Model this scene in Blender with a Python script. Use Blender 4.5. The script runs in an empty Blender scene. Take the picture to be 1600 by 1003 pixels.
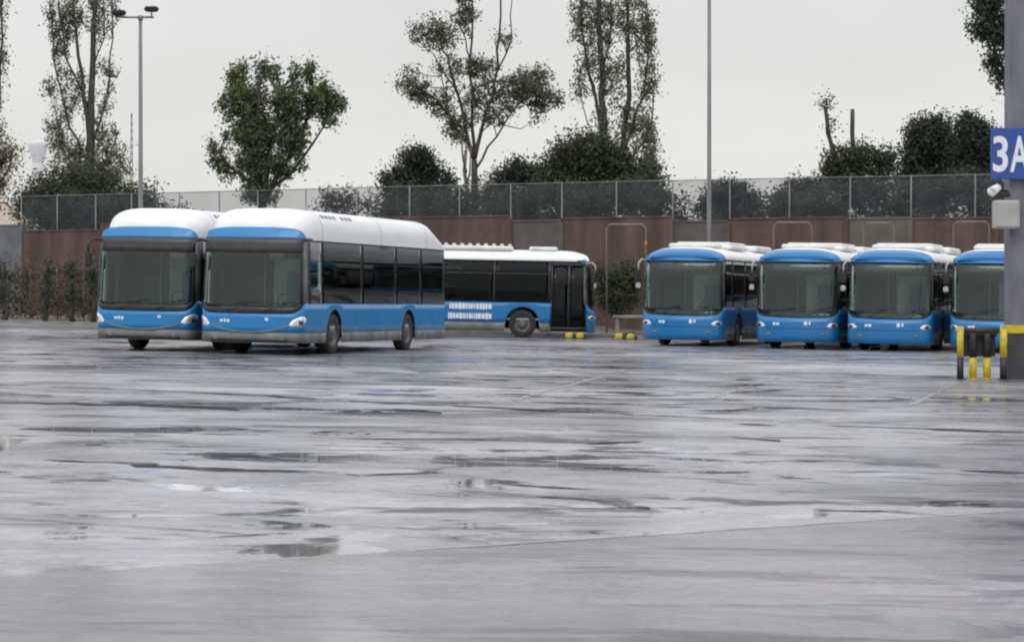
import bpy, math, random
import numpy as np
from mathutils import Vector, Matrix
random.seed(7); rng = np.random.default_rng(11)
sc = bpy.context.scene
COL = sc.collection
R = math.radians
F = 4300.0      # focal length in photo pixels (1600 wide)
HC = 1.38       # camera height
YH = 460.0      # horizon row
SL = 0.0185     # cross fall of the lot

def gz(x, y=0):                       # height of the lot: gentle fall to the right
    return -0.6*math.tanh(SL*(x+6.5)/0.6)
def W(px, py, d):                     # photo pixel at depth d -> point
    return ((px-800)*d/F, d, HC-(py-YH)*d/F)

# ------------------------------------------------------------------ materials
MATS = {}
def newmat(name):
    m = bpy.data.materials.new(name); m.use_nodes = True
    nt = m.node_tree; nt.nodes.clear()
    out = nt.nodes.new('ShaderNodeOutputMaterial')
    return m, nt, out
def N(nt, t, **kw):
    n = nt.nodes.new(t)
    for k, v in kw.items():
        if k in n.inputs: n.inputs[k].default_value = v
        else: setattr(n, k, v)
    return n
def ramp(nt, src, stops, interp='LINEAR'):
    r = nt.nodes.new('ShaderNodeValToRGB'); r.color_ramp.interpolation = interp
    e = r.color_ramp.elements
    while len(e) < len(stops): e.new(0.5)
    for i, (p, c) in enumerate(stops):
        e[i].position = p
        e[i].color = (c, c, c, 1) if isinstance(c, (int, float)) else (*c, 1)
    nt.links.new(src, r.inputs['Fac']); return r
def mat(name, c1, c2=None, scale=3.0, rough=(0.5, 0.6), metal=0.0, coat=0.0, bump=0.0, bscale=40, detail=5, stretch=None, spec=0.5, lo=0.35, hi=0.65, transl=0):
    if name in MATS: return MATS[name]
    m, nt, out = newmat(name)
    b = N(nt, 'ShaderNodeBsdfPrincipled')
    tc = N(nt, 'ShaderNodeTexCoord'); mp = N(nt, 'ShaderNodeMapping')
    nt.links.new(tc.outputs['Object'], mp.inputs['Vector'])
    if stretch: mp.inputs['Scale'].default_value = stretch
    no = N(nt, 'ShaderNodeTexNoise'); no.inputs['Scale'].default_value = scale; no.inputs['Detail'].default_value = detail
    nt.links.new(mp.outputs['Vector'], no.inputs['Vector'])
    r = ramp(nt, no.outputs['Fac'], [(lo, c1), (hi, c2 or c1)])
    nt.links.new(r.outputs['Color'], b.inputs['Base Color'])
    rr = ramp(nt, no.outputs['Fac'], [(0.35, rough[0]), (0.65, rough[1])])
    nt.links.new(rr.outputs['Color'], b.inputs['Roughness'])
    b.inputs['Metallic'].default_value = metal
    b.inputs['Coat Weight'].default_value = coat
    b.inputs['Coat Roughness'].default_value = 0.08
    b.inputs['Specular IOR Level'].default_value = spec
    if bump:
        n2 = N(nt, 'ShaderNodeTexNoise'); n2.inputs['Scale'].default_value = bscale; n2.inputs['Detail'].default_value = 4
        nt.links.new(tc.outputs['Object'], n2.inputs['Vector'])
        bp = N(nt, 'ShaderNodeBump'); bp.inputs['Strength'].default_value = bump; bp.inputs['Distance'].default_value = 0.02
        nt.links.new(n2.outputs['Fac'], bp.inputs['Height']); nt.links.new(bp.outputs['Normal'], b.inputs['Normal'])
    if transl:
        t = N(nt, 'ShaderNodeBsdfTranslucent'); nt.links.new(r.outputs['Color'], t.inputs['Color'])
        mx = N(nt, 'ShaderNodeMixShader'); mx.inputs[0].default_value = transl
        nt.links.new(b.outputs[0], mx.inputs[1]); nt.links.new(t.outputs[0], mx.inputs[2])
        nt.links.new(mx.outputs[0], out.inputs['Surface'])
    else:
        nt.links.new(b.outputs[0], out.inputs['Surface'])
    MATS[name] = m; return m
def glass(name, tint, ior=1.5, rough=0.03):
    m, nt, out = newmat(name)
    t = N(nt, 'ShaderNodeBsdfTransparent'); t.inputs['Color'].default_value = (*tint, 1)
    g = N(nt, 'ShaderNodeBsdfGlossy'); g.inputs['Roughness'].default_value = rough; g.inputs['Color'].default_value = (.9, .95, .95, 1)
    fr = N(nt, 'ShaderNodeFresnel'); fr.inputs['IOR'].default_value = ior
    mx = N(nt, 'ShaderNodeMixShader')
    nt.links.new(fr.outputs[0], mx.inputs[0]); nt.links.new(t.outputs[0], mx.inputs[1]); nt.links.new(g.outputs[0], mx.inputs[2])
    nt.links.new(mx.outputs[0], out.inputs['Surface']); return m
def netting(name, alpha, col):
    m, nt, out = newmat(name)
    t = N(nt, 'ShaderNodeBsdfTransparent'); d = N(nt, 'ShaderNodeBsdfDiffuse'); 
    tc = N(nt, 'ShaderNodeTexCoord'); no = N(nt, 'ShaderNodeTexNoise'); no.inputs['Scale'].default_value = .9; no.inputs['Detail'].default_value = 6
    nt.links.new(tc.outputs['Object'], no.inputs['Vector'])
    r = ramp(nt, no.outputs['Fac'], [(.35, tuple(c*.7 for c in col)), (.65, col)])
    nt.links.new(r.outputs[0], d.inputs['Color'])
    mr = ramp(nt, no.outputs['Fac'], [(.3, alpha*.9), (.7, alpha*1.12)])
    mx = N(nt, 'ShaderNodeMixShader')
    nt.links.new(mr.outputs[0], mx.inputs[0]); nt.links.new(t.outputs[0], mx.inputs[1]); nt.links.new(d.outputs[0], mx.inputs[2])
    nt.links.new(mx.outputs[0], out.inputs['Surface']); return m

BLUE = mat('blue paint', (.002, .185, .46), (.014, .18, .41), 4, (.30, .46), coat=.25, detail=8, stretch=(1, 1, .5), lo=.45, hi=.75)
BLUE2 = mat('darker blue paint', (.002, .158, .41), (.012, .15, .35), 4, (.30, .46), coat=.25, detail=8, stretch=(1, 1, .5), lo=.45, hi=.75)
WHITE = mat('white paint', (.80, .81, .82), (.74, .745, .75), 1.6, (.35, .5), coat=.15, stretch=(1.5, .6, 3))
WHITE2 = mat('dirty white paint', (.76, .76, .74), (.58, .57, .55), 2.0, (.4, .6), detail=7)
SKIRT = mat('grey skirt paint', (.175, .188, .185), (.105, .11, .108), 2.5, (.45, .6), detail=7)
BLACK = mat('black gloss trim', (.012, .012, .014), (.02, .02, .022), 4, (.2, .35))
RUBBER = mat('rubber', (.016, .016, .017), (.035, .034, .033), 8, (.75, .9), bump=.2)
RIM = mat('dull steel rim', (.16, .16, .17), (.10, .10, .10), 9, (.45, .6), metal=.4)
CHASSIS = mat('dark underbody', (.012, .012, .012), (.025, .024, .022), 3, (.8, .95))
SILVER = mat('lamp reflector', (.75, .77, .80), (.62, .64, .68), 14, (.12, .22), metal=.6, coat=.6)
STRIPG = mat('grey strip', (.16, .19, .21), (.12, .14, .16), 6, (.35, .5))
LAMPDARK = mat('lamp bezel', (.03, .03, .035), (.05, .05, .06), 10, (.2, .3))
DISPLAY = mat('unlit display', (.03, .03, .035), (.042, .04, .045), 5, (.25, .4))
INT = mat('interior trim', (.42, .44, .43), (.34, .35, .35), 3, (.6, .8))
SEATM = mat('seat fabric', (.05, .09, .17), (.07, .11, .2), 9, (.8, .9))
YRAIL = mat('handrail', (.55, .45, .08), (.5, .4, .07), 5, (.4, .5))
GL_F = glass('windscreen glass', (.76, .84, .80))
GL_S = glass('tinted side glass', (.11, .11, .125), 1.13)
GL_C = glass('lightly tinted glass', (.32, .38, .36), 1.3)
GL_D = glass('door glass', (.3, .36, .36), 1.35)
LETTER = mat('white lettering', (.80, .82, .85), (.7, .72, .75), 6, (.5, .6))
DARKLET = mat('dark lettering', (.14, .14, .16), (.2, .2, .22), 6, (.6, .7))
ORANGE = mat('amber lens', (.75, .22, .02), (.7, .2, .02), 6, (.25, .3))
STEEL = mat('galvanised steel', (.22, .23, .24), (.15, .16, .17), 3, (.5, .65), metal=.2, stretch=(1, 1, .3))
STEELD = mat('weathered grey pole', (.22, .22, .22), (.15, .15, .15), 3, (.55, .7), stretch=(1, 1, .2))
PIPE = mat('pale painted pipe', (.23, .19, .17), (.15, .125, .115), 4, (.5, .6))
CONC = mat('pillar concrete', (.11, .11, .13), (.19, .19, .225), 2.6, (.7, .85), bump=.4, bscale=25, detail=9, stretch=(1, 1, .3), lo=.3, hi=.62)
CONCD = mat('dark pillar base paint', (.055, .055, .065), (.035, .035, .04), 2, (.5, .7), bump=.15)
YEL = mat('yellow safety paint', (.60, .47, .02), (.30, .25, .06), 9, (.45, .6), detail=9, lo=.5, hi=.72)
BLK = mat('black safety paint', (.012, .012, .014), (.03, .03, .03), 6, (.4, .6))
SIGNB = mat('sign blue', (.025, .075, .30), (.03, .085, .33), 4, (.35, .45))
BOXG = mat('pale grey plastic', (.42, .42, .40), (.34, .34, .325), 4, (.5, .6))
BRICK = None

# ------------------------------------------------------------------ mesh helper
class MB:
    def __init__(s): s.v = []; s.f = []; s.m = []; s.sm = []
    def add(s, v, f, mi=0, smooth=False):
        o = len(s.v); s.v += [tuple(p) for p in v]
        s.f += [tuple(i+o for i in q) for q in f]; s.m += [mi]*len(f); s.sm += [smooth]*len(f)
    def box(s, c, size, mi=0, bev=0.0, rot=None):
        hx, hy, hz = [a/2 for a in size]
        b = min(bev, hx*.9, hy*.9, hz*.9)
        if b <= 0:
            v = [(x, y, z) for z in (-hz, hz) for y in (-hy, hy) for x in (-hx, hx)]
            f = [(0, 2, 3, 1), (4, 5, 7, 6), (0, 1, 5, 4), (2, 6, 7, 3), (0, 4, 6, 2), (1, 3, 7, 5)]
        else:                                   # chamfered box: rings of octagons
            def ring(z, k):
                x, y = hx-k, hy-k
                return [(x-b, -y, z), (x, -y+b, z), (x, y-b, z), (x-b, y, z), (-x+b, y, z), (-x, y-b, z), (-x, -y+b, z), (-x+b, -y, z)]
            v = ring(-hz, b)+ring(-hz+b, 0)+ring(hz-b, 0)+ring(hz, b); f = []
            for r in range(3):
                for i in range(8):
                    j = (i+1) % 8; f.append((r*8+i, r*8+j, r*8+8+j, r*8+8+i))
            f.append(tuple(range(7, -1, -1))); f.append(tuple(range(24, 32)))
        c = Vector(c)
        v = [(rot @ Vector(p) if rot else Vector(p))+c for p in v]
        s.add(v, f, mi)
    def tube(s, pts, rad, n=8, mi=0, cap=True, smooth=True):
        pts = [Vector(p) for p in pts]; m = len(pts)
        rad = rad if isinstance(rad, (list, tuple)) else [rad]*m
        v = []; prev = None
        for i, p in enumerate(pts):
            t = (pts[min(i+1, m-1)]-pts[max(i-1, 0)])
            if t.length < 1e-9: t = Vector((0, 0, 1))
            t.normalize()
            if prev is None:
                a = t.orthogonal().normalized()
            else:
                a = prev-t*prev.dot(t)
                a = a.normalized() if a.length > 1e-6 else t.orthogonal().normalized()
            prev = a; b = t.cross(a)
            for k in range(n):
                q = 2*math.pi*k/n
                v.append(p+(a*math.cos(q)+b*math.sin(q))*rad[i])
        f = [(i*n+k, i*n+(k+1) % n, (i+1)*n+(k+1) % n, (i+1)*n+k) for i in range(m-1) for k in range(n)]
        if cap: f += [tuple(range(n-1, -1, -1)), tuple((m-1)*n+k for k in range(n))]
        s.add(v, f, mi, smooth)
    def lathe_x(s, prof, c, n=28, mi=0, a0=0, a1=2*math.pi, smooth=True):   # profile (x, r) about the x axis
        v = []; full = abs(a1-a0-2*math.pi) < 1e-6; k = n if full else n+1
        for x, r in prof:
            for i in range(k):
                q = a0+(a1-a0)*i/n
                v.append((c[0]+x, c[1]+r*math.cos(q), c[2]+r*math.sin(q)))
        f = []
        for j in range(len(prof)-1):
            for i in range(n):
                i2 = (i+1) % k
                f.append((j*k+i, j*k+i2, (j+1)*k+i2, (j+1)*k+i))
        s.add(v, f, mi, smooth)
    def build(s, name, mats, parent=None):
        me = bpy.data.meshes.new(name); me.from_pydata(s.v, [], s.f); 
        for m in (mats if isinstance(mats, (list, tuple)) else [mats]): me.materials.append(m)
        me.polygons.foreach_set('material_index', s.m); me.polygons.foreach_set('use_smooth', s.sm)
        me.validate(); me.update()
        o = bpy.data.objects.new(name, me); COL.objects.link(o)
        if parent is not None: o.parent = parent
        return o
def tag(o, label=None, cat=None, group=None, kind=None):
    if label: o['label'] = label
    if cat: o['category'] = cat
    if group: o['group'] = group
    if kind: o['kind'] = kind
    return o
def empty(name, loc, label=None, cat=None, group=None, rz=0):
    o = bpy.data.objects.new(name, None); COL.objects.link(o); o.location = loc; o.rotation_euler = (0, 0, rz)
    o.empty_display_size = .3
    return tag(o, label, cat, group)
def copy_tree(o, parent=None):
    c = o.copy(); COL.objects.link(c)
    if parent is not None: c.parent = parent
    for ch in list(o.children): copy_tree(ch, c)
    return c

# ------------------------------------------------------------------ camera, world, light
cd = bpy.data.cameras.new('camera'); cam = bpy.data.objects.new('camera', cd); COL.objects.link(cam)
cam.location = (0, 0, HC); cam.rotation_euler = (R(90)-math.atan((501.5-YH)/F), 0, 0)
cd.sensor_width = 36; cd.lens = 36*F/1600; cd.clip_end = 20000; cd.clip_start = .1
sc.camera = cam
w = bpy.data.worlds.new('World'); sc.world = w; w.use_nodes = True
nt = w.node_tree; nt.nodes.clear()
wo = N(nt, 'ShaderNodeOutputWorld'); bg = N(nt, 'ShaderNodeBackground')
sky = N(nt, 'ShaderNodeTexSky'); sky.sky_type = 'NISHITA'; sky.sun_disc = False
SUN_EL, SUN_ROT = R(50), R(200)
sky.sun_elevation = SUN_EL; sky.sun_rotation = SUN_ROT; sky.dust_density = 6; sky.air_density = 1.0
hs = N(nt, 'ShaderNodeHueSaturation'); hs.inputs['Saturation'].default_value = .06
nt.links.new(sky.outputs[0], hs.inputs['Color'])
# the cloud deck: an even overcast, brighter overhead, with soft banks
tc = N(nt, 'ShaderNodeTexCoord'); sx = N(nt, 'ShaderNodeSeparateXYZ'); nt.links.new(tc.outputs['Generated'], sx.inputs[0])
gr = ramp(nt, sx.outputs['Z'], [(0.0, (9.1, 8.95, 8.4)), (.05, (8.8, 8.8, 8.55)), (.13, (8.3, 8.45, 8.4)), (.5, (12, 12.2, 12.6)), (1.0, (17, 17.3, 18))])
no = N(nt, 'ShaderNodeTexNoise'); no.inputs['Scale'].default_value = 5; no.inputs['Detail'].default_value = 4
mpw = N(nt, 'ShaderNodeMapping'); mpw.inputs['Scale'].default_value = (1, 1, 3); nt.links.new(tc.outputs['Generated'], mpw.inputs[0]); nt.links.new(mpw.outputs[0], no.inputs[0])
nr = ramp(nt, no.outputs['Fac'], [(.3, .90), (.7, 1.06)])
mu = N(nt, 'ShaderNodeMix'); mu.data_type = 'RGBA'; mu.blend_type = 'MULTIPLY'; mu.inputs[0].default_value = 1
nt.links.new(gr.outputs[0], mu.inputs[6]); nt.links.new(nr.outputs[0], mu.inputs[7])
mx = N(nt, 'ShaderNodeMix'); mx.data_type = 'RGBA'; mx.inputs[0].default_value = .88
nt.links.new(hs.outputs[0], mx.inputs[6]); nt.links.new(mu.outputs[2], mx.inputs[7])
nt.links.new(mx.outputs[2], bg.inputs['Color']); bg.inputs['Strength'].default_value = .1
nt.links.new(bg.outputs[0], wo.inputs['Surface'])
ld = bpy.data.lights.new('sun', 'SUN'); ld.energy = .6; ld.angle = R(25); ld.color = (1, .97, .93)
sun = bpy.data.objects.new('sun', ld); COL.objects.link(sun)
sd = Vector((math.sin(SUN_ROT)*math.cos(SUN_EL), math.cos(SUN_ROT)*math.cos(SUN_EL), math.sin(SUN_EL)))
sun.rotation_euler = sd.to_track_quat('Z', 'Y').to_euler(); sun.location = (0, 0, 40)
vs = sc.view_settings; vs.view_transform = 'Standard'; vs.look = 'None'; vs.exposure = 0; vs.gamma = 1
sc.cycles.use_denoising = True
sc.cycles.pixel_filter_type = 'BLACKMAN_HARRIS'; sc.cycles.filter_width = 2.2
sc.cycles.max_bounces = 8; sc.cycles.transparent_max_bounces = 24

# ------------------------------------------------------------------ ground
def asphalt(name, tone, rlo, rhi, light, damp, st=(.5, 1, 1), bmp=.35, puddle=1.0):
    m, nt, out = newmat(name)
    b = N(nt, 'ShaderNodeBsdfPrincipled'); tc = N(nt, 'ShaderNodeTexCoord')
    def noise(scale, detail=5, rough=.55, dist=0.0, st=(1, 1, 1), loc=(0, 0, 0)):
        mp = N(nt, 'ShaderNodeMapping'); mp.inputs['Scale'].default_value = st; mp.inputs['Location'].default_value = loc
        nt.links.new(tc.outputs['Object'], mp.inputs[0])
        n = N(nt, 'ShaderNodeTexNoise'); n.inputs['Scale'].default_value = scale; n.inputs['Detail'].default_value = detail
        n.inputs['Roughness'].default_value = rough; n.inputs['Distortion'].default_value = dist
        nt.links.new(mp.outputs[0], n.inputs['Vector']); return n.outputs['Fac']
    def mixf(a, b_, f, mode='MIX'):
        x = N(nt, 'ShaderNodeMix'); x.data_type = 'RGBA'; x.blend_type = mode
        x.inputs[0].default_value = f; nt.links.new(a, x.inputs[6]); nt.links.new(b_, x.inputs[7]); return x.outputs[2]
    big, mid, fin = noise(.09, 4), noise(.8, 6, .6, .6, (.5, 1, 1)), noise(60, 3)
    wet = mixf(big, mid, .5)
    c = ramp(nt, wet, [(.30, tuple(t*.5 for t in tone)), (.46, tone), (.66, tuple(min(1, t*light) for t in tone))])
    spk = ramp(nt, fin, [(.3, .8), (.7, 1.2)])
    c2 = mixf(c.outputs[0], spk.outputs[0], .8, 'MULTIPLY')
    # oily, worn blotches drawn out along the traffic lanes
    blot = ramp(nt, noise(.75, 5, .62, .4, st, (3, 7, 0)), [(.555, 1), (.61, damp), (.72, damp*.7)])
    c3 = mixf(c2, blot.outputs[0], 1, 'MULTIPLY')
    pale = ramp(nt, noise(.28, 5, .6, .5, (.5, 1, 1), (11, 2, 0)), [(.5, (1, 1, 1)), (.7, (1.5, 1.47, 1.5))])
    c4 = mixf(c3, pale.outputs[0], 1, 'MULTIPLY')
    spot = ramp(nt, noise(1.15, 7, .68, 1.2, (.62, 1, 1), (8, 1, 0)), [(.585, 1), (.645, damp*1.7), (.74, damp)])
    c5 = mixf(c4, spot.outputs[0], 1, 'MULTIPLY')
    grain = ramp(nt, noise(7, 6, .7), [(.3, .72), (.7, 1.28)])
    c6 = mixf(c5, grain.outputs[0], 1, 'MULTIPLY')
    nt.links.new(c6, b.inputs['Base Color'])
    r = ramp(nt, wet, [(.34, rlo), (.5, (rlo+rhi)/2), (.64, rhi)])
    r2 = ramp(nt, noise(.75, 5, .62, .4, st, (3, 7, 0)), [(.555, 0), (.64, .3)])
    rs = mixf(r.outputs[0], r2.outputs[0], 1, 'ADD')
    pn = ramp(nt, noise(.62, 8, .66, 1.1, (.7, 1, 1), (5, 9, 0)), [(.535, 0), (.56, 1)])
    big2 = ramp(nt, noise(.06, 3, .5, 0, (1, 1, 1), (2, 4, 0)), [(.42, 0), (.5, 1)])
    pud = mixf(pn.outputs[0], big2.outputs[0], 1, 'MULTIPLY')
    pm = N(nt, 'ShaderNodeMath', operation='MULTIPLY'); nt.links.new(pud, pm.inputs[0]); pm.inputs[1].default_value = puddle
    rp = N(nt, 'ShaderNodeMix'); nt.links.new(pm.outputs[0], rp.inputs[0]); nt.links.new(rs, rp.inputs[2]); rp.inputs[3].default_value = .035
    nt.links.new(rp.outputs[0], b.inputs['Roughness'])
    b.inputs['Specular IOR Level'].default_value = .5
    bp = N(nt, 'ShaderNodeBump'); sm = N(nt, 'ShaderNodeMath', operation='MULTIPLY_ADD'); nt.links.new(pm.outputs[0], sm.inputs[0]); sm.inputs[1].default_value = -bmp; sm.inputs[2].default_value = bmp; nt.links.new(sm.outputs[0], bp.inputs['Strength']); bp.inputs['Distance'].default_value = .014
    hb = mixf(mid, fin, .3)
    nt.links.new(hb, bp.inputs['Height']); nt.links.new(bp.outputs[0], b.inputs['Normal'])
    nt.links.new(b.outputs[0], out.inputs['Surface']); return m
ASPH = asphalt('wet asphalt', (.235, .231, .252), .09, .35, 1.55, .2)
ASPH2 = asphalt('newer asphalt', (.150, .139, .154), .18, .37, 1.4, .72, (.2, 1, 1), .35, .5)
def ragged(name, c1, c2):
    m = mat(name, c1, c2, 1.2, (.7, .9), detail=6, spec=.2); nt = m.node_tree
    out = [n for n in nt.nodes if n.type == 'OUTPUT_MATERIAL'][0]; src = out.inputs['Surface'].links[0].from_socket
    tc = N(nt, 'ShaderNodeTexCoord'); mp = N(nt, 'ShaderNodeMapping'); mp.inputs['Scale'].default_value = (.55, 1.6, 1); nt.links.new(tc.outputs['Object'], mp.inputs[0])
    no = N(nt, 'ShaderNodeTexNoise'); no.inputs['Scale'].default_value = 3.2; no.inputs['Detail'].default_value = 7; no.inputs['Roughness'].default_value = .7; nt.links.new(mp.outputs[0], no.inputs[0])
    r = ramp(nt, no.outputs[0], [(.36, .05), (.52, .95)]); t = N(nt, 'ShaderNodeBsdfTransparent'); mx = N(nt, 'ShaderNodeMixShader')
    nt.links.new(r.outputs[0], mx.inputs[0]); nt.links.new(t.outputs[0], mx.inputs[1]); nt.links.new(src, mx.inputs[2]); nt.links.new(mx.outputs[0], out.inputs['Surface']); return m
TAR = ragged('tar joint', (.016, .016, .016), (.034, .032, .031))
PUDDLE = mat('standing water', (.05, .05, .052), (.06, .06, .062), 1, (.03, .06))
DIRT = mat('bare earth', (.085, .068, .05), (.14, .12, .09), .8, (.85, .95), bump=.5, bscale=6, detail=8)
KERBM = mat('kerb stone', (.26, .25, .24), (.18, .175, .165), 2, (.65, .8), detail=8)
SEAMM = mat('pale joint filler', (.36, .36, .36), (.24, .24, .24), 1.5, (.3, .45), detail=6)
LINEM = mat('worn line paint', (.27, .27, .268), (.16, .16, .16), 4, (.35, .55), detail=8)

def sheet(name, xs, ys, m, dz=0):
    b = MB(); nx = len(xs)
    v = [(x, y, gz(x)+dz) for y in ys for x in xs]
    f = [(j*nx+i, j*nx+i+1, (j+1)*nx+i+1, (j+1)*nx+i) for j in range(len(ys)-1) for i in range(nx-1)]
    b.add(v, f, 0, True); return b.build(name, m)
gx = [-3000, -800, -300]+list(np.arange(-150, 151, 2.5))+[300, 800, 3000]
tag(sheet('ground', gx, [-500, -50, 0, 5, 10, 15, 20, 25, 30, 40, 50, 60, 80, 100, 150, 300, 800, 3000], ASPH), kind='structure')

def gp(px, py):                          # photo pixel on the ground
    z = 0
    for _ in range(12):
        d = (HC-z)*F/max(py-YH, 1); x = (px-800)*d/F; z = gz(x)
    return (x, d)
def strip(name, pts, width, m, dz, jitter=.25, kind='structure', step=.22, taper=True):
    """a band of irregular width lying on the lot along ground points"""
    P = [Vector((a, b, 0)) for a, b in pts]; Q = []
    for a, b in zip(P, P[1:]):
        n = max(1, int((b-a).length/step))
        Q += [a.lerp(b, i/n) for i in range(n)]
    Q.append(P[-1]); v = []; wj = 0
    for i, q in enumerate(Q):
        t = (Q[min(i+1, len(Q)-1)]-Q[max(i-1, 0)]).normalized(); nn = Vector((-t.y, t.x, 0))
        wj = .8*wj+rng.normal()*jitter*.45
        wd = max(.15, 1+wj)*width/2
        wd *= max(.06, math.sin(math.pi*min(1, max(0, i/(len(Q)-1))))**.6) if taper else 1
        off = nn*rng.normal()*width*jitter*.4
        for sgn in (1, -1):
            p = q+off+nn*wd*sgn; v.append((p.x, p.y, gz(p.x)+dz))
    f = [(2*i+1, 2*i+3, 2*i+2, 2*i) for i in range(len(Q)-1)]
    b = MB(); b.add(v, f); o = b.build(name, m); return tag(o, kind=kind)
# newer asphalt in the foreground, with a pale seam along its edge
S0, S1 = gp(-400, 928), gp(2300, 752)
b = MB(); pe = []; nn_ = 70
for i in range(nn_+1):
    t = i/nn_; x = S0[0]+(S1[0]-S0[0])*t; y = S0[1]+(S1[1]-S0[1])*t+rng.normal()*.02
    pe.append((x, y))
v = [(x, y, gz(x)+.004) for x, y in pe]+[(x, -6, gz(x)+.004) for x, y in pe]
b.add(v, [(i, nn_+1+i, nn_+2+i, i+1) for i in range(nn_)]); tag(b.build('pavement', ASPH2), kind='structure')
strip('pavement_line', [q for q in pe if q[0] > -.7], .03, SEAMM, .008, .4, step=.5, taper=False)
# tar joints and cracks seen as long dark lines
J = [([(60, 603), (300, 613), (560, 627), (840, 641), (1140, 655)], .30), ([(1140, 662), (1215, 665)], .4), ([(1290, 665), (1450, 670), (1640, 678)], .32),
     ([(-20, 629), (110, 631), (230, 633), (410, 642)], .42), ([(60, 719), (210, 725), (330, 733), (530, 739)], .34), ([(530, 739), (560, 744), (700, 738)], .12),
     ([(-30, 807), (130, 819), (300, 829), (420, 838)], .06), ([(355, 824), (392, 825)], .16), ([(385, 827), (500, 828)], .05),
     ([(780, 756), (860, 762), (940, 766)], .13), ([(800, 785), (930, 796)], .08), ([(1500, 735), (1640, 741)], .18), ([(910, 694), (1010, 690)], .3), ([(1140, 683), (1220, 690)], .2)]
for pts, wd in J: strip('pavement_strip', [gp(*p) for p in pts], wd, TAR, .006, .5)
# faint bay lines
for pts in ([(800, 626), (980, 578)], [(1110, 622), (1215, 590)], [(1420, 634), (1500, 597)]):
    strip('road_marking', [gp(*p) for p in pts], .09, LINEM, .005, .5, taper=False)
# kerb and earth verge in front of the wall
KP = [(-70, 128), (-26, 111), (3.8, 98.5), (4.6, 108), (40, 87.5), (70, 70)]
b = MB()
for (a, c) in zip(KP, KP[1:]):
    A = Vector((*a, 0)); C = Vector((*c, 0)); t = (C-A).normalized(); n = Vector((-t.y, t.x, 0)); L = (C-A).length; k = int(L/4)+1
    for i in range(k):
        p, q = A.lerp(C, i/k), A.lerp(C, (i+1)/k); v = []
        for e in (p, q):
            for (o_, z_) in ((0, -.05), (0.02, .12), (.2, .12), (.2, -.05)):
                u = e+n*o_; v.append((u.x, u.y, gz(u.x)+z_))
        b.add(v, [(0, 1, 5, 4), (1, 2, 6, 5), (2, 3, 7, 6), (3, 2, 1, 0), (4, 5, 6, 7)])
tag(b.build('kerb', KERBM), kind='structure')
def wally(x): return 127-.584*(x+20.7)
b = MB(); v = []
xs = [-70, -60, -50, -40, -26, -20, -14, -8, -2, 3.7, 4.8, 10, 16, 22, 28, 34, 40, 55, 70]
def kerby(x):
    for (a, c) in zip(KP, KP[1:]):
        if a[0] <= x <= c[0]: return a[1]+(c[1]-a[1])*(x-a[0])/(c[0]-a[0])
    return KP[-1][1]
NV = 8
for x in xs:
    y0 = kerby(x)+.22; y1 = max(wally(x)+4, y0+2)
    for j in range(NV+1):
        y = y0+(y1-y0)*j/NV; v.append((x, y, gz(x)+.10+.12*(j/NV)+(0 if j == 0 else .06*rng.normal())))
b.add(v, [(i*(NV+1)+j, (i+1)*(NV+1)+j, (i+1)*(NV+1)+j+1, i*(NV+1)+j+1) for i in range(len(xs)-1) for j in range(NV)], 0, True)
tag(b.build('earth_ground', DIRT), kind='structure')

# ------------------------------------------------------------------ buses
class Hull:
    def __init__(s, Wd, L, rf, rr, bow, fr, ts):
        s.W, s.L, s.fr, s.ts = Wd, L, fr, ts
        h = Wd/2; P = []
        for i in range(13): x = (h-rf)*i/12; P.append((x, bow*(x/h)**2))
        yb = P[-1][1]
        for i in range(1, 13): a = math.pi/2*i/12; P.append((h-rf+rf*math.sin(a), yb+rf*(1-math.cos(a))))
        s.y_s0 = P[-1][1]; k0 = len(P)-1
        n = 120
        for i in range(1, n+1): P.append((h, s.y_s0+(L-rr-s.y_s0)*i/n))
        k1 = len(P)-1
        for i in range(1, 9): a = math.pi/2*i/8; P.append((h-rr+rr*math.cos(a), L-rr+rr*math.sin(a)))
        for i in range(1, 7): P.append(((h-rr)*(1-i/6), L))
        s.P = np.array(P); d = np.linalg.norm(np.diff(s.P, axis=0), axis=1)
        s.S = np.concatenate([[0], np.cumsum(d)]); s.T = s.S[-1]; s.t_s0 = s.S[k0]; s.t_s1 = s.S[k1]
        tg = np.gradient(s.P, s.S, axis=0); tg /= np.linalg.norm(tg, axis=1)[:, None]
        s.Nn = np.stack([tg[:, 1], -tg[:, 0]], 1)
    def ts_of(s, y): return s.t_s0+(y-s.y_s0)
    def pt(s, t, z, o=0):
        a = min(abs(t), s.T); sg = 1 if t >= 0 else -1
        x = np.interp(a, s.S, s.P[:, 0]); y = np.interp(a, s.S, s.P[:, 1])
        nx = np.interp(a, s.S, s.Nn[:, 0]); ny = np.interp(a, s.S, s.Nn[:, 1])
        y += s.fr(z)*max(0, -ny)**1; x -= s.ts(z)*max(0, nx); y -= s.ts(z)*1.5*max(0, ny)
        return (sg*(x+nx*o), y+ny*o, z)
    def yat(s, t): return float(np.interp(min(abs(t), s.T), s.S, s.P[:, 1]))
def lin(z, pts):
    return float(np.interp(z, [p[0] for p in pts], [p[1] for p in pts]))
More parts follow.
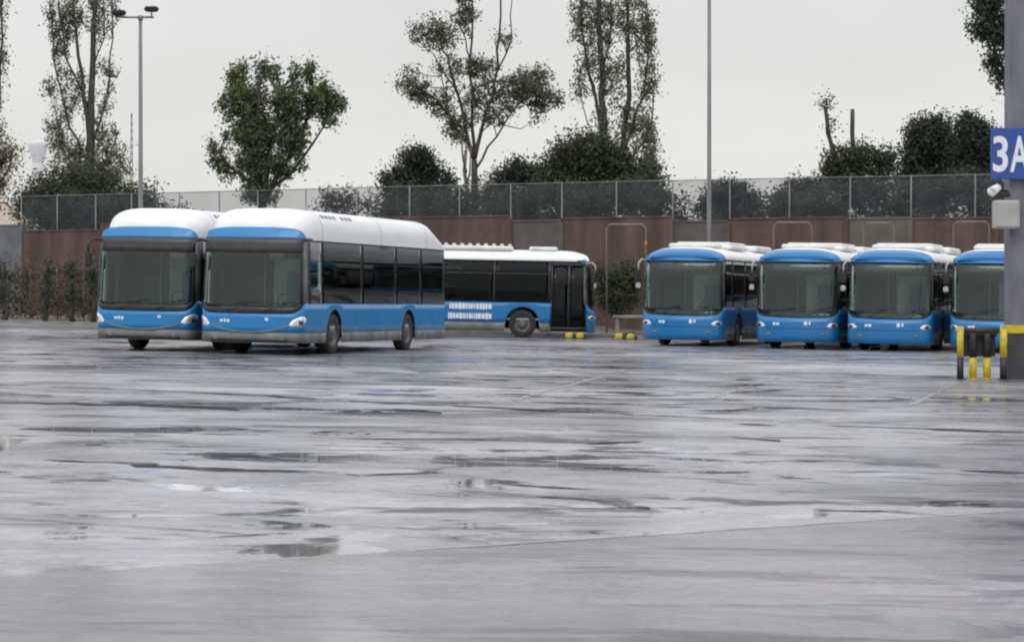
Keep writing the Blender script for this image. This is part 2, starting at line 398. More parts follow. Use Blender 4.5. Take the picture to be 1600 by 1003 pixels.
def patch(mb, H, t0, t1, z0, z1, o=0, thick=.02, nt_=None, nz=3, mi=0):
    """one panel of the coachwork: outer skin, inner skin and edges"""
    z0f = z0 if callable(z0) else (lambda t: z0); z1f = z1 if callable(z1) else (lambda t: z1)
    if nt_ is None: nt_ = max(2, int(abs(t1-t0)/.09))
    ok = []; vo = []; vi = []
    for i in range(nt_+1):
        t = t0+(t1-t0)*i/nt_; a, c = z0f(t), z1f(t); ok.append(c-a > .004); a = a if c-a > .004 else c; c = max(c, a)
        for j in range(nz+1):
            z = a+(c-a)*j/nz; vo.append(H.pt(t, z, o)); vi.append(H.pt(t, z, o-thick))
    n = nz+1; f = []; K = len(vo)
    for i in range(nt_):
        if not (ok[i] or ok[i+1]): continue
        for j in range(nz):
            q = (i*n+j, (i+1)*n+j, (i+1)*n+j+1, i*n+j+1); f.append(q); f.append(tuple(K+k for k in reversed(q)))
        for (j) in (0, nz):
            e = (i*n+j, (i+1)*n+j, K+(i+1)*n+j, K+i*n+j); f.append(e if j else tuple(reversed(e)))
        if i == 0 or not ok[i-1] and not ok[i]:
            for j in range(nz): f.append((i*n+j, i*n+j+1, K+i*n+j+1, K+i*n+j))
        if i == nt_-1:
            for j in range(nz): f.append(((i+1)*n+j+1, (i+1)*n+j, K+(i+1)*n+j, K+(i+1)*n+j+1))
    mb.add(vo+vi, f, mi, True)
def P1(H, args, name, m, parent, **kw):
    b = MB(); patch(b, H, *args, **kw); return b.build(name, m, parent)

def roof_grid(mb, ys, wf, zb, ztf, nexp, mexp, na=28, mi=0, caps=(True, True)):
    v = []
    for y in ys:
        w_, zt = wf(y), ztf(y); z0 = zb(y) if callable(zb) else zb
        for k in range(na+1):
            a = math.pi*k/na; c, s_ = math.cos(a), math.sin(a)
            v.append((w_*math.copysign(abs(c)**(2/nexp), c), y, z0+max(.005, zt-z0)*abs(s_)**(2/mexp)))
    n = na+1
    f = [(i*n+k, (i+1)*n+k, (i+1)*n+k+1, i*n+k+1) for i in range(len(ys)-1) for k in range(na)]
    f = [tuple(reversed(q)) for q in f]
    mb.add(v, f, mi, True)
    if caps[0]: mb.add(v[:n], [tuple(range(n))], mi)
    if caps[1]: mb.add(v[-n:], [tuple(reversed(range(n)))], mi)

def make_wheel(root, x, y, side):
    wl = empty('wheel', (x, y, .48)); wl.parent = root
    t = MB(); sd_ = side
    t.lathe_x([(sd_*-.14, .30), (sd_*-.15, .44), (sd_*-.11, .48), (sd_*.10, .48), (sd_*.14, .455), (sd_*.15, .33), (sd_*.13, .29)], (0, 0, 0), 32)
    t.build('tyre', RUBBER, wl)
    r = MB()
    r.lathe_x([(sd_*.135, .295), (sd_*.10, .28), (sd_*.06, .20), (sd_*.07, .15), (sd_*.15, .13), (sd_*.16, .10), (sd_*.165, .001)], (0, 0, 0), 24)
    for k in range(8):
        a = k*math.pi/4; r.tube([(sd_*.06, .17*math.cos(a), .17*math.sin(a)), (sd_*.10, .17*math.cos(a), .17*math.sin(a))], .018, 6)
    r.build('rim', RIM, wl)

def seat_row(mb, x, y, z):
    mb.box((x, y, z+.43), (.44, .42, .09), 0, .03); mb.box((x, y+.20, z+.80), (.44, .09, .70), 0, .03)
    mb.box((x, y, z+.2), (.08, .3, .4), 0)

def make_bus(kind, root):
    gas = kind == 'gas'
    L, Wd = 12.0, 2.55
    blue = BLUE if gas else BLUE2
    if gas:
        fr = lambda z: lin(z, [(0, .03), (.35, 0), (1.0, .02), (2.45, .15), (2.7, .20), (2.95, .34), (3.2, .6)])
    else:
        fr = lambda z: lin(z, [(0, .05), (.35, 0), (1.0, .02), (2.3, .16), (2.62, .24), (2.85, .40), (3.1, .7)])
    tsf = lambda z: lin(z, [(0, .03), (.3, 0), (1.2, 0), (2.7, .05), (3, .12)])
    H = Hull(Wd, L, .36 if gas else .42, .16, .10 if gas else .16, fr, tsf)
    wy = (2.5, 8.55) if gas else (2.6, 8.5)
    def arch(t):
        y = H.yat(t)
        if abs(t) < H.t_s0 or abs(t) > H.t_s1: return 0
        for q in wy:
            if abs(y-q) < .60: return .46+math.sqrt(.60**2-(y-q)**2)
        return 0
    doors = [(.36, 1.62), (5.75, 7.0)]
    def indoor(t):
        y = H.yat(t)
        return t < 0 and H.t_s0*.9 < abs(t) < H.t_s1 and any(a <= y <= c for a, c in doors)
    tW = H.t_s0*.88                                   # where the windscreen ends
    zS, zWS, zTop = (1.20, .97, 2.63) if gas else (1.22, 1.0, 2.62)
    def belt(t):
        a = abs(t); dip = .05*(1-(a/tW)**2) if a < tW else 0
        return (zWS-(dip if not gas else dip*.3)) + (zS-zWS)*min(1, max(0, (a-tW*.80)/(tW*.28)))**1.5
    zsk = .52
    zlow = .27 if gas else .20
    def skirt_hi(t):
        if gas: return zsk
        return zsk if abs(t) > H.t_s0*1.02 and abs(t) < H.t_s1 else zlow
    T = H.T
    # painted lower body (front, both sides, rear) and grey skirt
    body = MB()
    if True:
        patch(body, H, -T, T, lambda t: 9 if indoor(t) else max(skirt_hi(t), arch(t)), lambda t: belt(t), 0, .03, nt_=520, nz=4)
    # rear wall
    patch(body, H, H.t_s1, T, zS, 2.70, 0, .03); patch(body, H, -T, -H.t_s1, zS, 2.70, 0, .03)
    body.build('body', blue, root)
    sk = MB()
    if True:
        patch(sk, H, -T, T, lambda t: 9 if indoor(t) else max(zlow if gas or abs(t) > H.t_s0 else zlow+.02, arch(t)), lambda t: max(skirt_hi(t), arch(t) if arch(t) > skirt_hi(t) else 0) if not indoor(t) else zlow, -.004, .03, nt_=520, nz=2)
    sk.build('skirt', SKIRT, root)
    # blue or black head rail over the glazing, window pillars
    hr = MB()
    patch(hr, H, H.t_s0*.9, T, zTop, 2.72, .002, .04); patch(hr, H, -T, -H.t_s0*.9, zTop, 2.72, .002, .04)
    ys_w = [.62, 1.55, 4.6, 7.4, 9.6, 11.75] if gas else [.55, 1.68, 3.6, 5.6, 7.15, 9.4, 11.75]
    for sg in (1, -1):
        for i, y in enumerate(ys_w):
            if sg < 0 and any(a-.02 < y < c+.02 for a, c in doors): continue
            tt = H.ts_of(y); wdt = .05 if i not in (0, len(ys_w)-1) else .09
            lo, hi_ = sorted((sg*(tt-wdt), sg*(tt+wdt))); patch(hr, H, lo, hi_, zS-.01, zTop+.01, .001, .05, nz=3)
    hr.build('window_frame', BLACK, root)
    for sg in (1, -1):
        ywin = ys_w
        for a, c in zip(ywin, ywin[1:]):
            if sg < 0 and any(a < dm < c for dm in [(q[0]+q[1])/2 for q in doors]): continue
            lo, hi_ = sorted((sg*(H.ts_of(a)+.045), sg*(H.ts_of(c)-.045)))
            wn = P1(H, (lo, hi_, zS, zTop), 'side_window', GL_F if (gas and a < 1 and sg > 0) else (GL_S if gas else GL_C), root, o=.004, thick=.012)
            if c-a > 1.5 and not gas:
                tb = MB(); patch(tb, H, lo, hi_, 2.20, 2.235, .010, .012, nz=1); tb.build('hopper_bar', BLACK, wn)
    # doors on the kerb side
    for a, c in doors:
        d0, d1 = -H.ts_of(c), -H.ts_of(a)
        fb = MB(); mid = (d0+d1)/2
        for (q0, q1) in ((d0, d0+.06), (mid-.05, mid+.05), (d1-.06, d1)): patch(fb, H, q0, q1, .32, zTop, .0, .04)
        patch(fb, H, d0, d1, .30, .38, .001, .04); patch(fb, H, d0, d1, zTop-.10, zTop, .001, .04)
        dr = fb.build('door', BLACK, root)
        for (q0, q1) in ((d0+.06, mid-.05), (mid+.05, d1-.06)):
            P1(H, (q0, q1, .38, zTop-.10), 'door_pane', GL_D, dr, o=-.005, thick=.012)
    # windscreen with blacked-out edges, destination display
    ws = P1(H, (-tW, tW, lambda t: belt(t)+.01, zTop+.06), 'windscreen', GL_F, root, o=.0, thick=.012, nz=8)
    bd = MB()
    patch(bd, H, -tW*1.0, tW*1.0, lambda t: belt(t)-.004, lambda t: belt(t)+(.13 if gas else .05), .005, .012)
    for sg in (1, -1):
        lo, hi_ = sorted((sg*tW*.955, sg*tW*1.02)); patch(bd, H, lo, hi_, zS-.02, zTop+.06, .006, .03)
    bd.build('screen_border', BLACK, ws)
    if gas:
        P1(H, (-tW*1.0, tW*1.0, 2.36, zTop+.07), 'destination_display', DISPLAY, root, o=.006, thick=.04)
    else:
        P1(H, (-tW*.62, tW*.62, 2.34, zTop-.02), 'destination_display', DISPLAY, root, o=-.06, thick=.06)
    # corner posts between windscreen and first side window
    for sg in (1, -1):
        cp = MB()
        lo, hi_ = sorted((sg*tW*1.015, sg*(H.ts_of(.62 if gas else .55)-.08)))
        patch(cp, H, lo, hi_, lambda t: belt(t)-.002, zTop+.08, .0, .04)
        cp.build('corner_post', SKIRT, root)  # grey stands in for the pale reflection running down the posts
    # forehead
    zf1 = 2.96 if gas else 2.80
    tF = H.t_s0*1.05
    P1(H, (-tF, tF, zTop+.06 if gas else zTop, lambda t: zf1-(zf1-2.74)*(abs(t)/tF)**(4 if gas else 3)), 'forehead', blue, root, o=.004, thick=.05, nz=5)
    # roof
    h = Wd/2-.045
    yf = .38 if gas else .30
    if gas:
        zt = lambda y: (2.93+.49*max(0, 1-(1-min(1, (y-yf)/.85))**2.2)**.6 if y < yf+.85 else (3.42 if y < L-1.35 else 2.80+.62*(1-((y-L+1.35)/1.35)**1.2)))
        wf = lambda y: h*(1-.24*(1-min(1, (y-yf)/.6))**2)
        ys = [yf+.02*i**1.6 for i in range(0, 14)]+[1.7, 3, 5, 7, 9, 10.2, 10.5]+[10.6+.1*i for i in range(14)]
        rb = MB(); roof_grid(rb, ys, wf, 2.675, zt, 4.4, 3.4, 44); roof = rb.build('roof_fairing', WHITE, root)
        for (y0, n) in ((1.85, 4), (3.35, 3)):
            for i in range(n):
                lb = MB()
                y = y0+i*.30
                a = .50
                def rp(yy, aa): return Vector((h*math.cos(aa)**(2/4.4), yy, 2.675+(3.42-2.675)*math.sin(aa)**(2/3.4)))
                q = [rp(y, .80), rp(y+.17, .80), rp(y+.17, .62), rp(y, .62)]
                nrm = (q[1]-q[0]).cross(q[3]-q[0]).normalized(); nrm = nrm if nrm.x > 0 else -nrm
                lb.add([p+nrm*.012 for p in q]+[p-nrm*.03 for p in q], [(0, 1, 2, 3), (0, 4, 5, 1), (1, 5, 6, 2), (2, 6, 7, 3), (3, 7, 4, 0)])
                lb.build('roof_lettering', DARKLET, roof)
        for y in (1.62, 6.2, 10.2):                  # panel joints over the fairing
            seam = MB(); v = []
            for k in range(19):
                a = math.pi*k/18; c, s_ = math.cos(a), math.sin(a)
                for dy in (-.012, .012): v.append(((h+.004)*math.copysign(abs(c)**(2/4.4), c), y+dy, 2.675+(3.424-2.675)*abs(s_)**(2/3.4)))
            seam.add(v, [(2*k, 2*k+1, 2*k+3, 2*k+2) for k in range(18)])
            seam.build('panel_joint', SKIRT, roof)
    else:
        zt = lambda y: 2.80+.26*math.sqrt(max(0, 1-(1-min(1, (y-yf)/1.0))**2)) if y < yf+1.0 else (3.06 if y < L-.4 else 3.06-.2*((y-L+.4)/.4)**2)
        wf = lambda y: h*(1-.14*(1-min(1, max(0, (y-yf))/.5))**2)
        ys1 = [yf+.05*i for i in range(0, 9)]
        rb = MB(); roof_grid(rb, ys1, wf, 2.70, zt, 3.0, 2.0, 32, caps=(True, False)); rb.build('roof_dome', blue, root)
        ys2 = [ys1[-1]+.002, .85, 1.0, 1.2, 1.4, 2, 4, 6, 8, 10, 11.4, 11.6, 11.7, 11.8, 11.9]
        rb = MB(); roof_grid(rb, ys2, lambda y: wf(y)+.002, 2.69, lambda y: zt(y)+.003, 3.0, 2.0, 32); roof = rb.build('roof', WHITE, root)
        ac = MB(); ac.box((0, 4.2, 3.10), (1.85, 2.5, .16), 0, .06)
        for i in range(9): ac.box((0, 3.08+i*.28, 3.20), (1.75, .13, .12), 0, .04)
        ac.build('air_conditioner', WHITE2, roof)
        a2 = MB(); a2.box((0, 1.9, 3.11), (1.5, 1.0, .14), 0, .05); a2.build('roof_hatch', WHITE2, roof)
        a2 = MB(); a2.box((0, 8.6, 3.14), (1.7, 2.6, .2), 0, .06); a2.build('roof_pod', WHITE2, roof)
    # lamps
    for sg in (1, -1):
        ta, tb_ = sorted((sg*H.t_s0*.66, sg*H.t_s0*.995)) if gas else sorted((sg*H.t_s0*.62, sg*H.t_s0*.88))
        def zz(t, up):
            u = (abs(t)-min(abs(ta), abs(tb_)))/abs(tb_-ta); k = math.sin(math.pi*min(1, max(0, u)))**.5
            zc = (.70+.13*u) if gas else (.70+.03*u); return zc+(1 if up else -1)*(.115 if gas else .085)*k
        hl = P1(H, (ta, tb_, lambda t: zz(t, 0), lambda t: zz(t, 1)), 'headlight', SILVER, root, o=.012, thick=.04)
        bl = MB(); tcn = sg*H.t_s0*(.86 if gas else .76)
        patch(bl, H, tcn-.06, tcn+.06, .70 if gas else .66, .80 if gas else .76, .018, .02); bl.build('lamp_lens', LAMPDARK, hl)
        tf = sg*H.t_s0*.55
        P1(H, (tf-.06, tf+.06, .34, .41) if gas else (tf-.07, tf+.07, .40, .48), 'fog_light', SKIRT, root, o=.008, thick=.03)
    # front trim
    if gas:
        P1(H, (-tW*.72, tW*.72, lambda t: .50+.13*(abs(t)/(tW*.72))**2, lambda t: .535+.15*(abs(t)/(tW*.72))**2), 'bumper_strip', STRIPG, root, o=.010, thick=.02)
        for (q0, q1, z0_, z1_) in ((-.72, -.64, .74, .80), (-.62, -.56, .74, .81), (-.54, -.47, .73, .80), (.40, .48, .78, .85)):
            fb = MB(); patch(fb, H, q0, q1, z0_, z1_, .006, .012); fb.build('front_lettering', LETTER, root)
        P1(H, (-.95, .95, .285, .37), 'lower_grille', BLACK, root, o=.004, thick=.03)
    else:
        for (q0, q1, z0_, z1_) in ((-.70, -.62, .70, .78), (-.60, -.50, .70, .78), (.26, .36, .70, .82), (.40, .46, .72, .82)):
            fb = MB(); patch(fb, H, q0, q1, z0_, z1_, .006, .012); fb.build('front_lettering', LETTER, root)
        P1(H, (-tW*.7, tW*.7, .60, .615), 'bumper_joint', BLACK, root, o=.004, thick=.01)
    # plates under the floor, floor, ceiling and seats
    ch = MB(); ch.box((0, L/2, .47), (1.62, L-.7, .26)); 
    for y0, y1 in ((.3, wy[0]-.62), (wy[0]+.62, wy[1]-.62), (wy[1]+.62, L-.2)): ch.box((0, (y0+y1)/2, .50), (2.38, y1-y0, .20))
    for q in wy:
        for sg in (1, -1):
            ch.lathe_x([(sg*1.22, .605), (sg*.82, .605), (sg*.82, .01)], (0, q, .46), 18, 0, -.3, math.pi+.3)
        ch.tube([(-1.0, q, .48), (1.0, q, .48)], .1, 8)
    ch.build('chassis', CHASSIS, root)
    it = MB(); it.box((0, L/2+.2, .64), (2.40, L-.9, .05)); it.box((0, L/2+.2, 2.60), (2.36, L-.9, .05))
    it.box((0, .62, .98), (1.9, .36, .25), 0, .06); it.box((.55, 1.75, 1.5), (1.1, .06, 1.5), 0)
    it.box((0, L-.35, 1.6), (2.36, .1, 1.9))
    it.build('cabin_interior', INT, root)
    st = MB(); seat_row(st, 0, 0, 0); s0 = st.build('seat', SEATM, root); s0.location = (.62, 1.35, .78)
    for i in range(7 if gas else 6):
        for x in (-.98, -.53, .53, .98):
            if x < 0 and (5.5 < 2.9+i*1.02 < 7.2): continue
            q = s0.copy(); COL.objects.link(q); q.parent = root; q.location = (x, 2.9+i*1.02+(1.2 if i > 4 else 0), .66)
    for (x, y) in ((-.3, 1.9), (.35, 2.6), (-.35, 3.9), (.35, 5.2), (-.35, 7.3), (.35, 8.3)):
        hrl = MB(); hrl.tube([(x, y, .66), (x, y, 2.58)], .02, 8); hrl.build('grab_pole', YRAIL, root)
    for x in (-.45, .45): hrl = MB(); hrl.tube([(x, 2, 2.4), (x, 10, 2.4)], .018, 6); hrl.build('handrail', YRAIL, root)
    sw = MB(); ring = [(.62+.22*math.cos(a), .88-.10*math.sin(a), 1.22+.20*math.sin(a)) for a in np.linspace(0, 2*math.pi, 17)]
    sw.tube(ring, .018, 6, cap=False); sw.tube([(.62, .88, 1.22), (.62, .72, 1.05)], .03, 6); sw.build('steering_wheel', BLACK, root)
    for q in wy:
        for sg in (1, -1): make_wheel(root, sg*1.10, q, sg)
    # wipers
    for (x0, x1) in ((-.55, -.05), (.35, .85)):
        wp = MB(); p = [H.pt(x0, zWS+.03, .03), H.pt(x0+(x1-x0)*.5, zWS+.12, .045), H.pt(x1, zWS+.22, .03)]; wp.tube(p, .008, 5)
        q = Vector(p[2]); wp.tube([q+Vector((-.34, 0, -.02)), q+Vector((.25, 0, .04))], .008, 5)
        wp.build('wiper', BLACK, root)
    # mirrors on swan-neck arms
    for sg in (-1,):
        a = MB(); top = Vector(H.pt(sg*H.t_s0*.9, 2.62, .0)); o_ = (.20 if gas else .17)*(1 if sg < 0 else .7)
        p = [top, top+Vector((sg*o_*.6, -.22, .03)), top+Vector((sg*o_, -.34, -.08)), top+Vector((sg*o_, -.34, -.30))]
        a.tube(p, .025, 8); ar = a.build('mirror', BLACK if gas else INT, root)
        m = MB(); m.box(top+Vector((sg*o_, -.34, -.46)), (.19, .10, .36), 0, .04); m.build('mirror_housing', BLACK, ar)
        if not gas: 
            m = MB(); m.box(top+Vector((sg*o_, -.34, -.78)), (.15, .08, .18), 0, .035); m.build('mirror_lower_housing', INT, ar)
    return root
def place(o, x, y, yaw):
    M = Matrix.Rotation(math.atan(SL), 4, 'Y') @ Matrix.Rotation(yaw, 4, 'Z')
    o.rotation_euler = M.to_euler(); o.location = (x, y, gz(x))

YAW = R(-13.8); YAW_PAIR = R(-14.9)
g1 = empty('city_bus', (0, 0, 0), 'white roofed blue bus showing its long dark windowed side, nearer of the close pair', 'bus', 'white roofed blue buses parked side by side')
make_bus('gas', g1); place(g1, -6.13, 63.8, YAW_PAIR)
g2 = copy_tree(g1); g2['label'] = 'white roofed blue bus whose side is hidden by the identical bus next to it'; place(g2, -8.82, 65.4, YAW_PAIR)
CYAW = R(-16.5)
c1 = empty('city_bus', (0, 0, 0), 'low roofed blue bus at the open end of the row, next to the slab bench', 'bus', 'low roofed blue buses parked in a row')
make_bus('city', c1)
spots = [(5.14, 84.2, None), (8.52, 82.9, 'low roofed blue bus, second in the row counting from the slab bench'),
         (11.13, 81.6, 'low roofed blue bus, third in the row counting from the slab bench'),
         (14.05, 80.7, 'low roofed blue bus partly covered by the concrete pillar and striped guard')]
for i, (x, y, lb_) in enumerate(spots):
    o = c1 if i == 0 else copy_tree(c1)
    if lb_: o['label'] = lb_
    place(o, x, y, CYAW)
cm = copy_tree(c1); cm['label'] = 'blue bus seen side on, with glass front door and white side lettering'
cm['group'] = 'low roofed blue buses parked in a row'; del cm['group']
place(cm, 2.95, 97.3, R(90)); 
for ch in cm.children:
    if ch.name.startswith('roof_dome'): ch.material_slots[0].link = 'OBJECT'; ch.material_slots[0].material = WHITE
# lettering panel on that bus: two lines of unreadable white characters
for zc in (1.06, .72):
    lb = MB(); y = 3.68
    while y < 5.15:
        wd = rng.uniform(.05, .12); hh = rng.uniform(.17, .22)
        lb.box((-1.282, y+wd/2, zc), (.012, wd, hh)); y += wd+rng.uniform(.008, .03)
    lb.build('side_lettering', LETTER, cm)

# ------------------------------------------------------------------ wall and fence behind the lot
def brickmat(name, c1, c2, mortar):
    m, nt, out = newmat(name); b = N(nt, 'ShaderNodeBsdfPrincipled'); b.inputs['Roughness'].default_value = .85
    tc = N(nt, 'ShaderNodeTexCoord'); mp = N(nt, 'ShaderNodeMapping'); nt.links.new(tc.outputs['Object'], mp.inputs[0])
    mp.inputs['Rotation'].default_value = (R(90), 0, 0)
    br = N(nt, 'ShaderNodeTexBrick'); br.inputs['Scale'].default_value = 2.2; br.inputs['Mortar Size'].default_value = .015
    br.inputs['Color1'].default_value = (*c1, 1); br.inputs['Color2'].default_value = (*c2, 1); br.inputs['Mortar'].default_value = (*mortar, 1)
    nt.links.new(mp.outputs[0], br.inputs['Vector'])
    no = N(nt, 'ShaderNodeTexNoise'); no.inputs['Scale'].default_value = .7; no.inputs['Detail'].default_value = 8; nt.links.new(tc.outputs['Object'], no.inputs[0])
    mps = N(nt, 'ShaderNodeMapping'); mps.inputs['Scale'].default_value = (1.6, 1, .35); nt.links.new(tc.outputs['Object'], mps.inputs[0]); nt.links.new(mps.outputs[0], no.inputs[0])
    r = ramp(nt, no.outputs[0], [(.3, (.5, .52, .54)), (.5, (.9, .9, .9)), (.7, (1.25, 1.3, 1.35))])
    mx = N(nt, 'ShaderNodeMix'); mx.data_type = 'RGBA'; mx.blend_type = 'MULTIPLY'; mx.inputs[0].default_value = 1
    nt.links.new(br.outputs[0], mx.inputs[6]); nt.links.new(r.outputs[0], mx.inputs[7]); nt.links.new(mx.outputs[2], b.inputs['Base Color'])
    nt.links.new(b.outputs[0], out.inputs['Surface']); return m
RED = brickmat('red brown brick', (.132, .074, .060), (.104, .064, .054), (.11, .088, .078))
RED2 = brickmat('dull brown brick', (.12, .085, .065), (.10, .07, .055), (.10, .085, .07))
GREYW = mat('grey render', (.125, .108, .102), (.09, .08, .076), 1.2, (.8, .9), detail=8)
OLIVE = mat('weathered olive render', (.14, .125, .10), (.11, .10, .08), 1.2, (.8, .9), detail=8)
BLUEG = mat('blue grey render', (.17, .18, .205), (.12, .125, .14), 1.2, (.8, .9), detail=8)
NET = netting('fence netting', .42, (.10, .115, .13))
dirw = Vector((1, -.584, 0)).normalized(); nrmw = Vector((dirw.y, -dirw.x, 0))   # towards the camera
WA = math.atan2(-.584, 1)
def wx_of(px):                       # wall x under a photo column
    k = (px-800)/F; return k*(127-.584*20.7)/(1+.584*k)
def wz(px, py): return HC-(py-YH)*wally(wx_of(px))/F
wall = empty('boundary_wall', (wx_of(800), wally(wx_of(800)), gz(0)), 'long red brown wall with a few grey panels behind the parked buses', 'wall')
wall.rotation_euler = (0, 0, WA); Wl = wall.matrix_basis.inverted() if False else (Matrix.Translation(wall.location) @ Matrix.Rotation(WA, 4, 'Z')).inverted()
def along(px):                        # local abscissa along the wall
    x = wx_of(px); return (Wl @ Vector((x, wally(x), 0))).x
Z0 = wall.location.z
secs = [(-260, 36, 356, BLUEG), (36, 160, 362, RED), (160, 330, 350, RED), (330, 520, 344, RED2), (520, 640, 342, RED2), (640, 800, 341, RED), (800, 880, 347, GREYW), (880, 1052, 342, RED),
        (1052, 1140, 348, GREYW), (1140, 1325, 343, RED), (1325, 1425, 343, OLIVE), (1425, 1560, 343, RED), (1560, 1900, 343, RED2), (1900, 2500, 343, RED)]
for p0, p1, py, m in secs:
    a, c = along(p0), along(p1); zt_ = wz((p0+p1)/2, py)-Z0
    b = MB(); b.box(((a+c)/2, 0, zt_/2-.25), (c-a-.02, .3, zt_+.5))
    b.build('wall_panel', m, wall)
    b = MB(); b.box(((a+c)/2, 0, zt_+.04), (c-a-.02, .36, .08), 0, .01); b.build('coping', m, wall)
    b = MB(); b.box((c, -.06, zt_/2-.25), (.22, .34, zt_+.42), 0, .015); b.build('pilaster', m, wall)
fence = empty('netting_fence', wall.location, 'tall galvanised post fence with dark see-through netting on top of the red brown wall', 'fence')
fence.rotation_euler = (0, 0, WA)
tops = [(30, 307), (640, 291), (1080, 281), (1560, 272), (2200, 258)]
def ftop(px): return lin(px, tops)
posts = [36, 92, 152, 208, 283, 345, 405, 480, 560, 642, 720, 800, 880, 965, 1053, 1142, 1235, 1330, 1425, 1525, 1620, 1720, 1820, 1920]
for px in posts:
    a = along(px); zt_ = wz(px, ftop(px))-Z0; b = MB()
    b.tube([(a, -.10, 2.0), (a, -.10, zt_)], .03, 8); b.build('post', STEEL, fence)
b = MB(); v = []
for px in posts:
    a = along(px); zt_ = wz(px, ftop(px))-Z0
    v += [(a, 0.02, wz(px, 362)-Z0+.1 if px < 160 else wz(px, 348)-Z0), (a, 0.02, zt_-.03)]
b.add(v, [(2*i, 2*i+2, 2*i+3, 2*i+1) for i in range(len(posts)-1)]); b.build('netting', NET, fence)
b = MB(); b.tube([(along(p), -.05, wz(p, ftop(p))-Z0-.02) for p in posts], .018, 6); b.build('top_rail', STEEL, fence)

# overhead pipe frames behind the parked buses
PF = [(948, 1009, 350, 101, 'pale pipe frame with an amber lamp on its leg'), (1209, 1268, 347, 99.5, 'pale pipe frame above the second bus of the row'),
      (1350, 1396, 348, 98.5, 'short pale pipe frame above the third bus of the row'), (1490, 1545, 346, 97.5, 'pale pipe frame beside the concrete pillar, above the fourth bus')]
for i, (p0, p1, py, d, lab) in enumerate(PF):
    x0, x1 = (p0-800)*d/F, (p1-800)*d/F; z = W(p0, py, d)[2]; g = gz(x0)
    o = empty('pipe_frame', (x0, d, g), lab, 'pipe frame', 'overhead pipe frames behind the buses')
    b = MB(); b.tube([(0, 0, -.1), (0, 0, z-g-.15), (.12, 0, z-g-.02), (x1-x0-.12, 0, z-g-.02)]+([(x1-x0, 0, z-g-.15), (x1-x0, 0, -.1)]), .032, 8)
    b.build('pipe', PIPE, o)
    if i == 0:
        b = MB(); b.box((x1-x0, -.06, W(p0, 380, d)[2]-g), (.09, .08, .16), 0, .025); b.build('amber_lamp', ORANGE, o)

# lamp posts
def lamp(px, d, pytop, label, heads):
    x = (px-800)*d/F; g = gz(x); z = W(px, pytop, d)[2]-g
    o = empty('lamp_post', (x, d, g), label, 'lamp post', 'tall lamp posts')
    b = MB(); b.tube([(0, 0, 0), (0, 0, 1.2), (0, 0, z)], [.115, .10, .065], 12); b.tube([(0, 0, -.05), (0, 0, .12)], .26, 12); b.build('pole', STEELD, o)
    b = MB()
    b.tube([(-.95, 0, z+.02), (-.5, 0, z), (.5, 0, z)], .04, 8); b.tube([(0, 0, z-.1), (0, 0, z+.06)], .10, 10)
    b.tube([(.42, 0, z), (.42, 0, z+.42)], .03, 8)
    b.build('bracket', STEELD, o)
    for (hx, hz) in heads:
        b = MB(); b.box((hx, -.05, z+hz), (.52, .34, .20), 0, .06); b.build('lamp_head', CHASSIS, o)
    return o
lamp(220, 103, 28, 'tall grey lamp post with two dark lamp heads behind the white roofed buses', [(-.80, .16), (.42, .30)])
lamp(1108, 108, -75, 'tall grey lamp post without visible heads, behind the end bus of the row', [(-.80, .16), (.80, .16)])

# ------------------------------------------------------------------ pillar, sign, guard
PD = 53.6; ps = F/PD
px0 = (1577-800)/ps; pg = gz(px0)
pil = empty('concrete_pillar', (px0+.5, PD+.3, pg), 'thick grey concrete pillar with dark base and yellow band', 'pillar')
b = MB(); b.box((0, 0, 5.2), (1.0, .6, 8.6), 0, .03); b.build('shaft', CONC, pil)
b = MB(); b.box((0, 0, .42), (1.06, .66, .95), 0, .02); b.build('base', CONCD, pil)
b = MB(); b.box((0, 0, .975), (1.08, .68, .16), 0, .01); b.build('yellow_band', YEL, pil)
def pz(py): return HC-(py-YH)/ps-pg
sx0 = (1546-800)/ps; sgn_w = 1.02
sg_ = empty('bay_sign', (sx0+sgn_w/2, PD-.12, pg+pz(241)), 'blue square sign reading 3A in white, fixed to the pillar', 'sign')
b = MB(); b.box((0, 0, 0), (sgn_w, .08, 1.0), 0, .012); b.build('panel', SIGNB, sg_)
def text(s, name, m, parent, loc, h, xs, extrude=.006, bold=.0):
    cu = bpy.data.curves.new(name, 'FONT'); cu.body = s; cu.size = 1; cu.extrude = extrude; cu.offset = bold
    t = bpy.data.objects.new(name, cu); COL.objects.link(t)
    dg = bpy.context.evaluated_depsgraph_get(); me = bpy.data.meshes.new_from_object(t.evaluated_get(dg))
    bpy.data.objects.remove(t); co = np.array([v.co[:] for v in me.vertices])
    mn, mx_ = co.min(0), co.max(0); k = h/(mx_[1]-mn[1])
    co = (co-[(mn[0]), mn[1], 0]); co[:, 0] *= xs/(mx_[0]-mn[0]); co[:, 1] *= k
    for v, c in zip(me.vertices, co): v.co = (c[0], -c[2], c[1])
    me.materials.clear(); me.materials.append(m); me.update()
    o = bpy.data.objects.new(name, me); COL.objects.link(o); o.parent = parent; o.location = loc; return o
text('3', 'lettering', LETTER, sg_, (-sgn_w/2+.035, -.047, -.36), .70, .29, bold=.018)
text('A', 'lettering', LETTER, sg_, (-sgn_w/2+.365, -.047, -.36), .70, .37, bold=.018)
